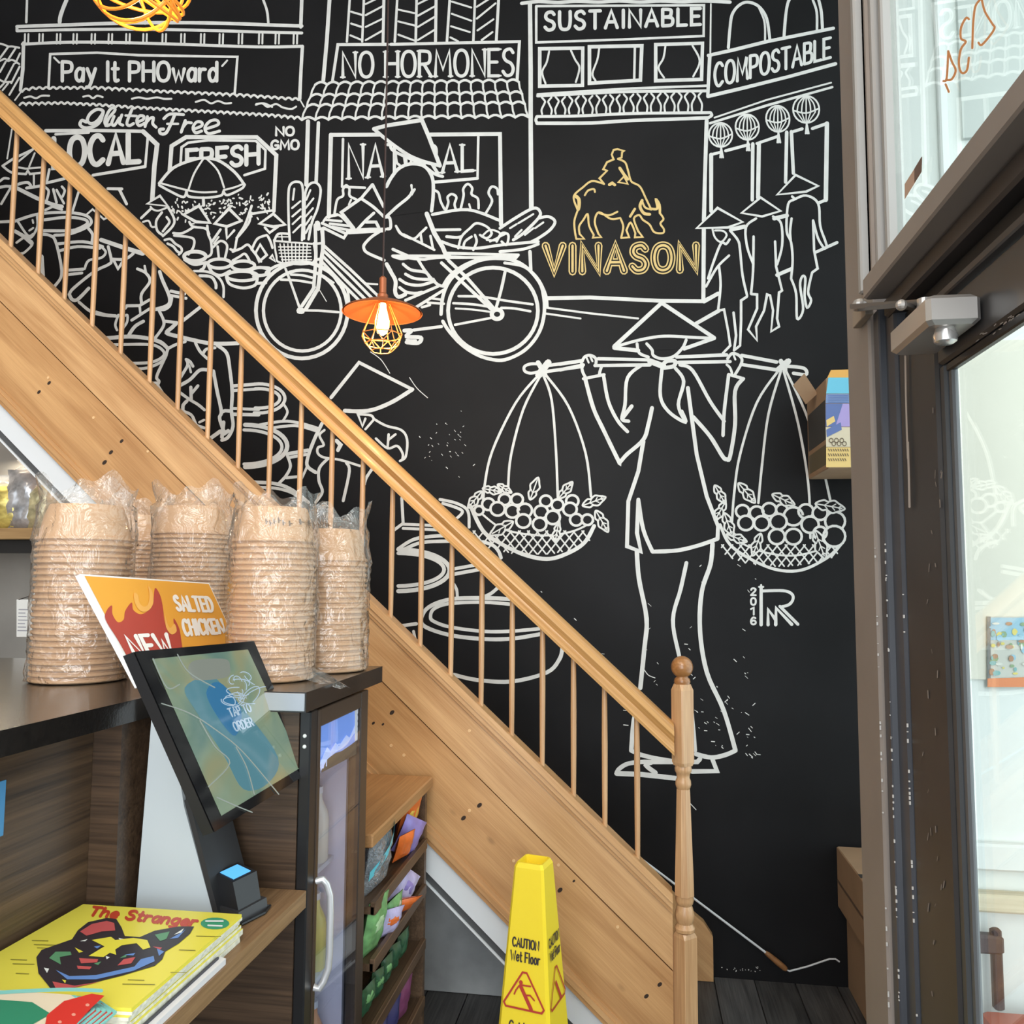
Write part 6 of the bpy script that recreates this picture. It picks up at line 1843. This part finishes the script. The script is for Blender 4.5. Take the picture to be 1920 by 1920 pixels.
xa.build({'cy': 'cyan_print', 'bl': 'blue_print', 'vi': 'violet_print', 'db': 'dark_blue_print', 'pa': 'pale_print', 'ye': 'yellow_print', 'ink': 'small_print'},
         {k: mat('carton_'+k, c, rough=0.4) for k, c in dict(cy=(0.16, 0.55, 0.75), bl=(0.20, 0.30, 0.55), vi=(0.42, 0.34, 0.68), db=(0.12, 0.18, 0.42), pa=(0.70, 0.62, 0.46), ye=(0.80, 0.58, 0.22), ink=(0.14, 0.10, 0.06)).items()}, carton)

# ------------------------------------------------------------------ paint roller on its pole, lying along the stairs
pr0 = thing('paint_roller_pole', (0.62, -0.04, 0.03), 'long white pole with a wooden handle leaning along the foot of the mural', 'pole')
q0, q1, q2 = V((-1.6, -0.05, 1.66)), V((0.536, -0.05, 0.132)), V((0.616, -0.05, 0.071))
q0 = q1+(q1-V((0.183, -0.05, 0.375))).normalized()*-1.6
MB().tube([q0, q1], 0.0048, 8).build('pole', M_WHITE, pr0, smooth=True)
dv = (q2-q1).normalized(); fixn(MB().tube([q1-dv*0.005, q1+dv*0.01, q1+dv*0.06, q2-dv*0.01, q2], [0.008, 0.0105, 0.0125, 0.012, 0.008], 10).build('handle', wood('roller_handle', (0.20, 0.085, 0.03), (0.34, 0.16, 0.06)), pr0, smooth=True))
MB().tube([q2, V((0.627, -0.05, 0.066)), V((0.70, -0.05, 0.090)), V((0.788, -0.05, 0.126)), V((0.812, -0.05, 0.128)), V((0.828, -0.05, 0.118))], 0.0036, 6).build('wire_frame', M_WHITE, pr0, smooth=True)

# ------------------------------------------------------------------ kitchen seen under the stairs on the left
M_STL = mat('stainless_panel', (0.50, 0.50, 0.49), rough=0.38, metal=0.85, var=0.15, vscale=3)
def behind(x, off, d): q = V((x, YF, ztop(x)-off)); return CAMPOS+(q-CAMPOS)*(d/2.9)      # a point just hidden by the staircase side
k0, k1 = behind(-3.45, 0.35, 3.56), behind(-1.1, 0.35, 3.56)
kw = struct(MB().prism([(k0.x, Y(3.56), 0), (k1.x, Y(3.56), 0), (k1.x, Y(3.56), k1.z), (k0.x, Y(3.56), k0.z)], (0, 0.06, 0)).build('wall_kitchen', M_STL), 'stainless steel kitchen wall under the stairs', 'wall')
kc = thing('kitchen_bench', (-2.4, Y(3.3), 0), 'stainless kitchen bench glimpsed behind the bowls', 'bench')
zkb = atd(40, 1262, 3.2).z
MB().box((-4.1, Y(3.0), zkb-0.04), (-1.75, Y(3.555), zkb), 0.003).build('bench_top', M_STEEL, kc)
MB().box((-4.05, Y(3.04), 0), (-1.8, Y(3.54), zkb-0.041)).build('bench_body', M_STL, kc)
ks = thing('kitchen_shelf', (-2.5, Y(3.3), atd(40, 985, 3.2).z), 'wooden kitchen shelf with foil bags under the staircase', 'shelf')
zks = atd(40, 990, 3.12).z
MB().box((-4.1, Y(3.12), zks-0.048), (-2.06, Y(3.555), zks), 0.003).build('shelf_board', wood('shelf_wood', (0.22, 0.12, 0.045), (0.40, 0.25, 0.11)), ks)
MB().box((-4.1, Y(3.16), zks-0.105), (-2.06, Y(3.20), zks-0.049)).build('shelf_beam', M_BLK, ks)
for k, (px, w_, h_, m_, lb) in enumerate(((10, 0.20, 0.20, mat('foil_gold', (0.72, 0.55, 0.16), rough=0.25, metal=0.3, var=0.5, vscale=18), 'crumpled gold and clear bag at the left edge of the kitchen shelf'), (48, 0.17, 0.27, mat('foil_silver', (0.55, 0.54, 0.55), rough=0.22, metal=0.5, var=0.6, vscale=14), 'tall crumpled silver bag in the middle of the kitchen shelf'), (82, 0.13, 0.20, mat('foil_pale_gold', (0.66, 0.58, 0.34), rough=0.25, metal=0.3, var=0.5, vscale=16), 'pale gold bag at the right end of the kitchen shelf'))):
    p = atd(px, 950, 3.24)
    b = fixn(pillow((p.x, p.y, zks+h_/2-0.005), (1, 0.1, 0), (0.08*(k-1), -0.05, 1), w_, h_, 0.10, 0.02, 60+k).build('foil_bag', m_, smooth=True, autos=False)); tag(b, lb, 'bag', 'bags on the kitchen shelf')
    top = V((p.x+0.08*(k-1)*h_/2, p.y-0.01, zks+h_-0.01))
    MB().loft([[top+V((w_*0.42*math.cos(t*math.pi/4), 0.02*math.sin(t*math.pi/4), 0)) for t in range(8)], [top+V((w_*0.1*math.cos(t*math.pi/4), 0.012*math.sin(t*math.pi/4), 0.02)) for t in range(8)], [top+V((w_*0.3*math.cos(t*math.pi/4), 0.012*math.sin(t*math.pi/4), 0.05)) for t in range(8)]], False).build('gathered_top', clear('bag_film_kitchen', (0.9, 0.9, 0.88), 1.5, haze=0.35, rough=0.15, boost=0.1), b)
tgp = [atd(31, 1124, 3.0), atd(60, 1124, 3.0), atd(60, 1194, 3.0), atd(31, 1194, 3.0)]
# hanging price tag on a white rod
tgt = thing('hanging_tag', (tgp[0].x, tgp[0].y, tgp[2].z), 'white printed tag hanging on a rod in the kitchen', 'tag')
MB().prism(tgp, (0, 0.003, 0)).build('tag_card', mat('tag_white', (0.72, 0.72, 0.70), rough=0.5), tgt)
ra0, ra1 = atd(66, 1110, 3.02), atd(64, 1262, 3.02); ra1.z = zkb+0.001
MB().tube([ra1, ra0], 0.008, 8).build('rod', mat('rod_white', (0.70, 0.71, 0.70), rough=0.4), tgt)
MB().tube([ra0+V((0, 0, -0.02)), tgp[1]+V((-0.02, 0.001, 0.012)), tgp[0]+V((0.01, 0.001, 0.0))], 0.003, 6).build('hook', M_STEEL, tgt)
for k in range(7): MB().box((tgp[0].x+0.012, tgp[0].y-0.0006, tgp[2].z+0.022+k*0.014), (tgp[1].x-0.014-0.006*(k % 3), tgp[0].y+0.001, tgp[2].z+0.026+k*0.014)).build('print_line', mat('tag_ink', (0.30, 0.30, 0.34)), tgt)
dsp = atd(40, 1236, 3.1); 
fixn(MB().lathe((dsp.x, dsp.y, zkb), [(0.03, 0), (0.05, 0.004), (0.075, 0.022), (0.073, 0.024), (0.045, 0.008), (0.0, 0.007)], 24, cap=False).build('small_dish', mat('dish_cream', (0.70, 0.64, 0.48), rough=0.35), smooth=True))
d_ = bpy.data.objects['small_dish']; tag(d_, 'small cream dish on the stainless kitchen bench', 'dish')
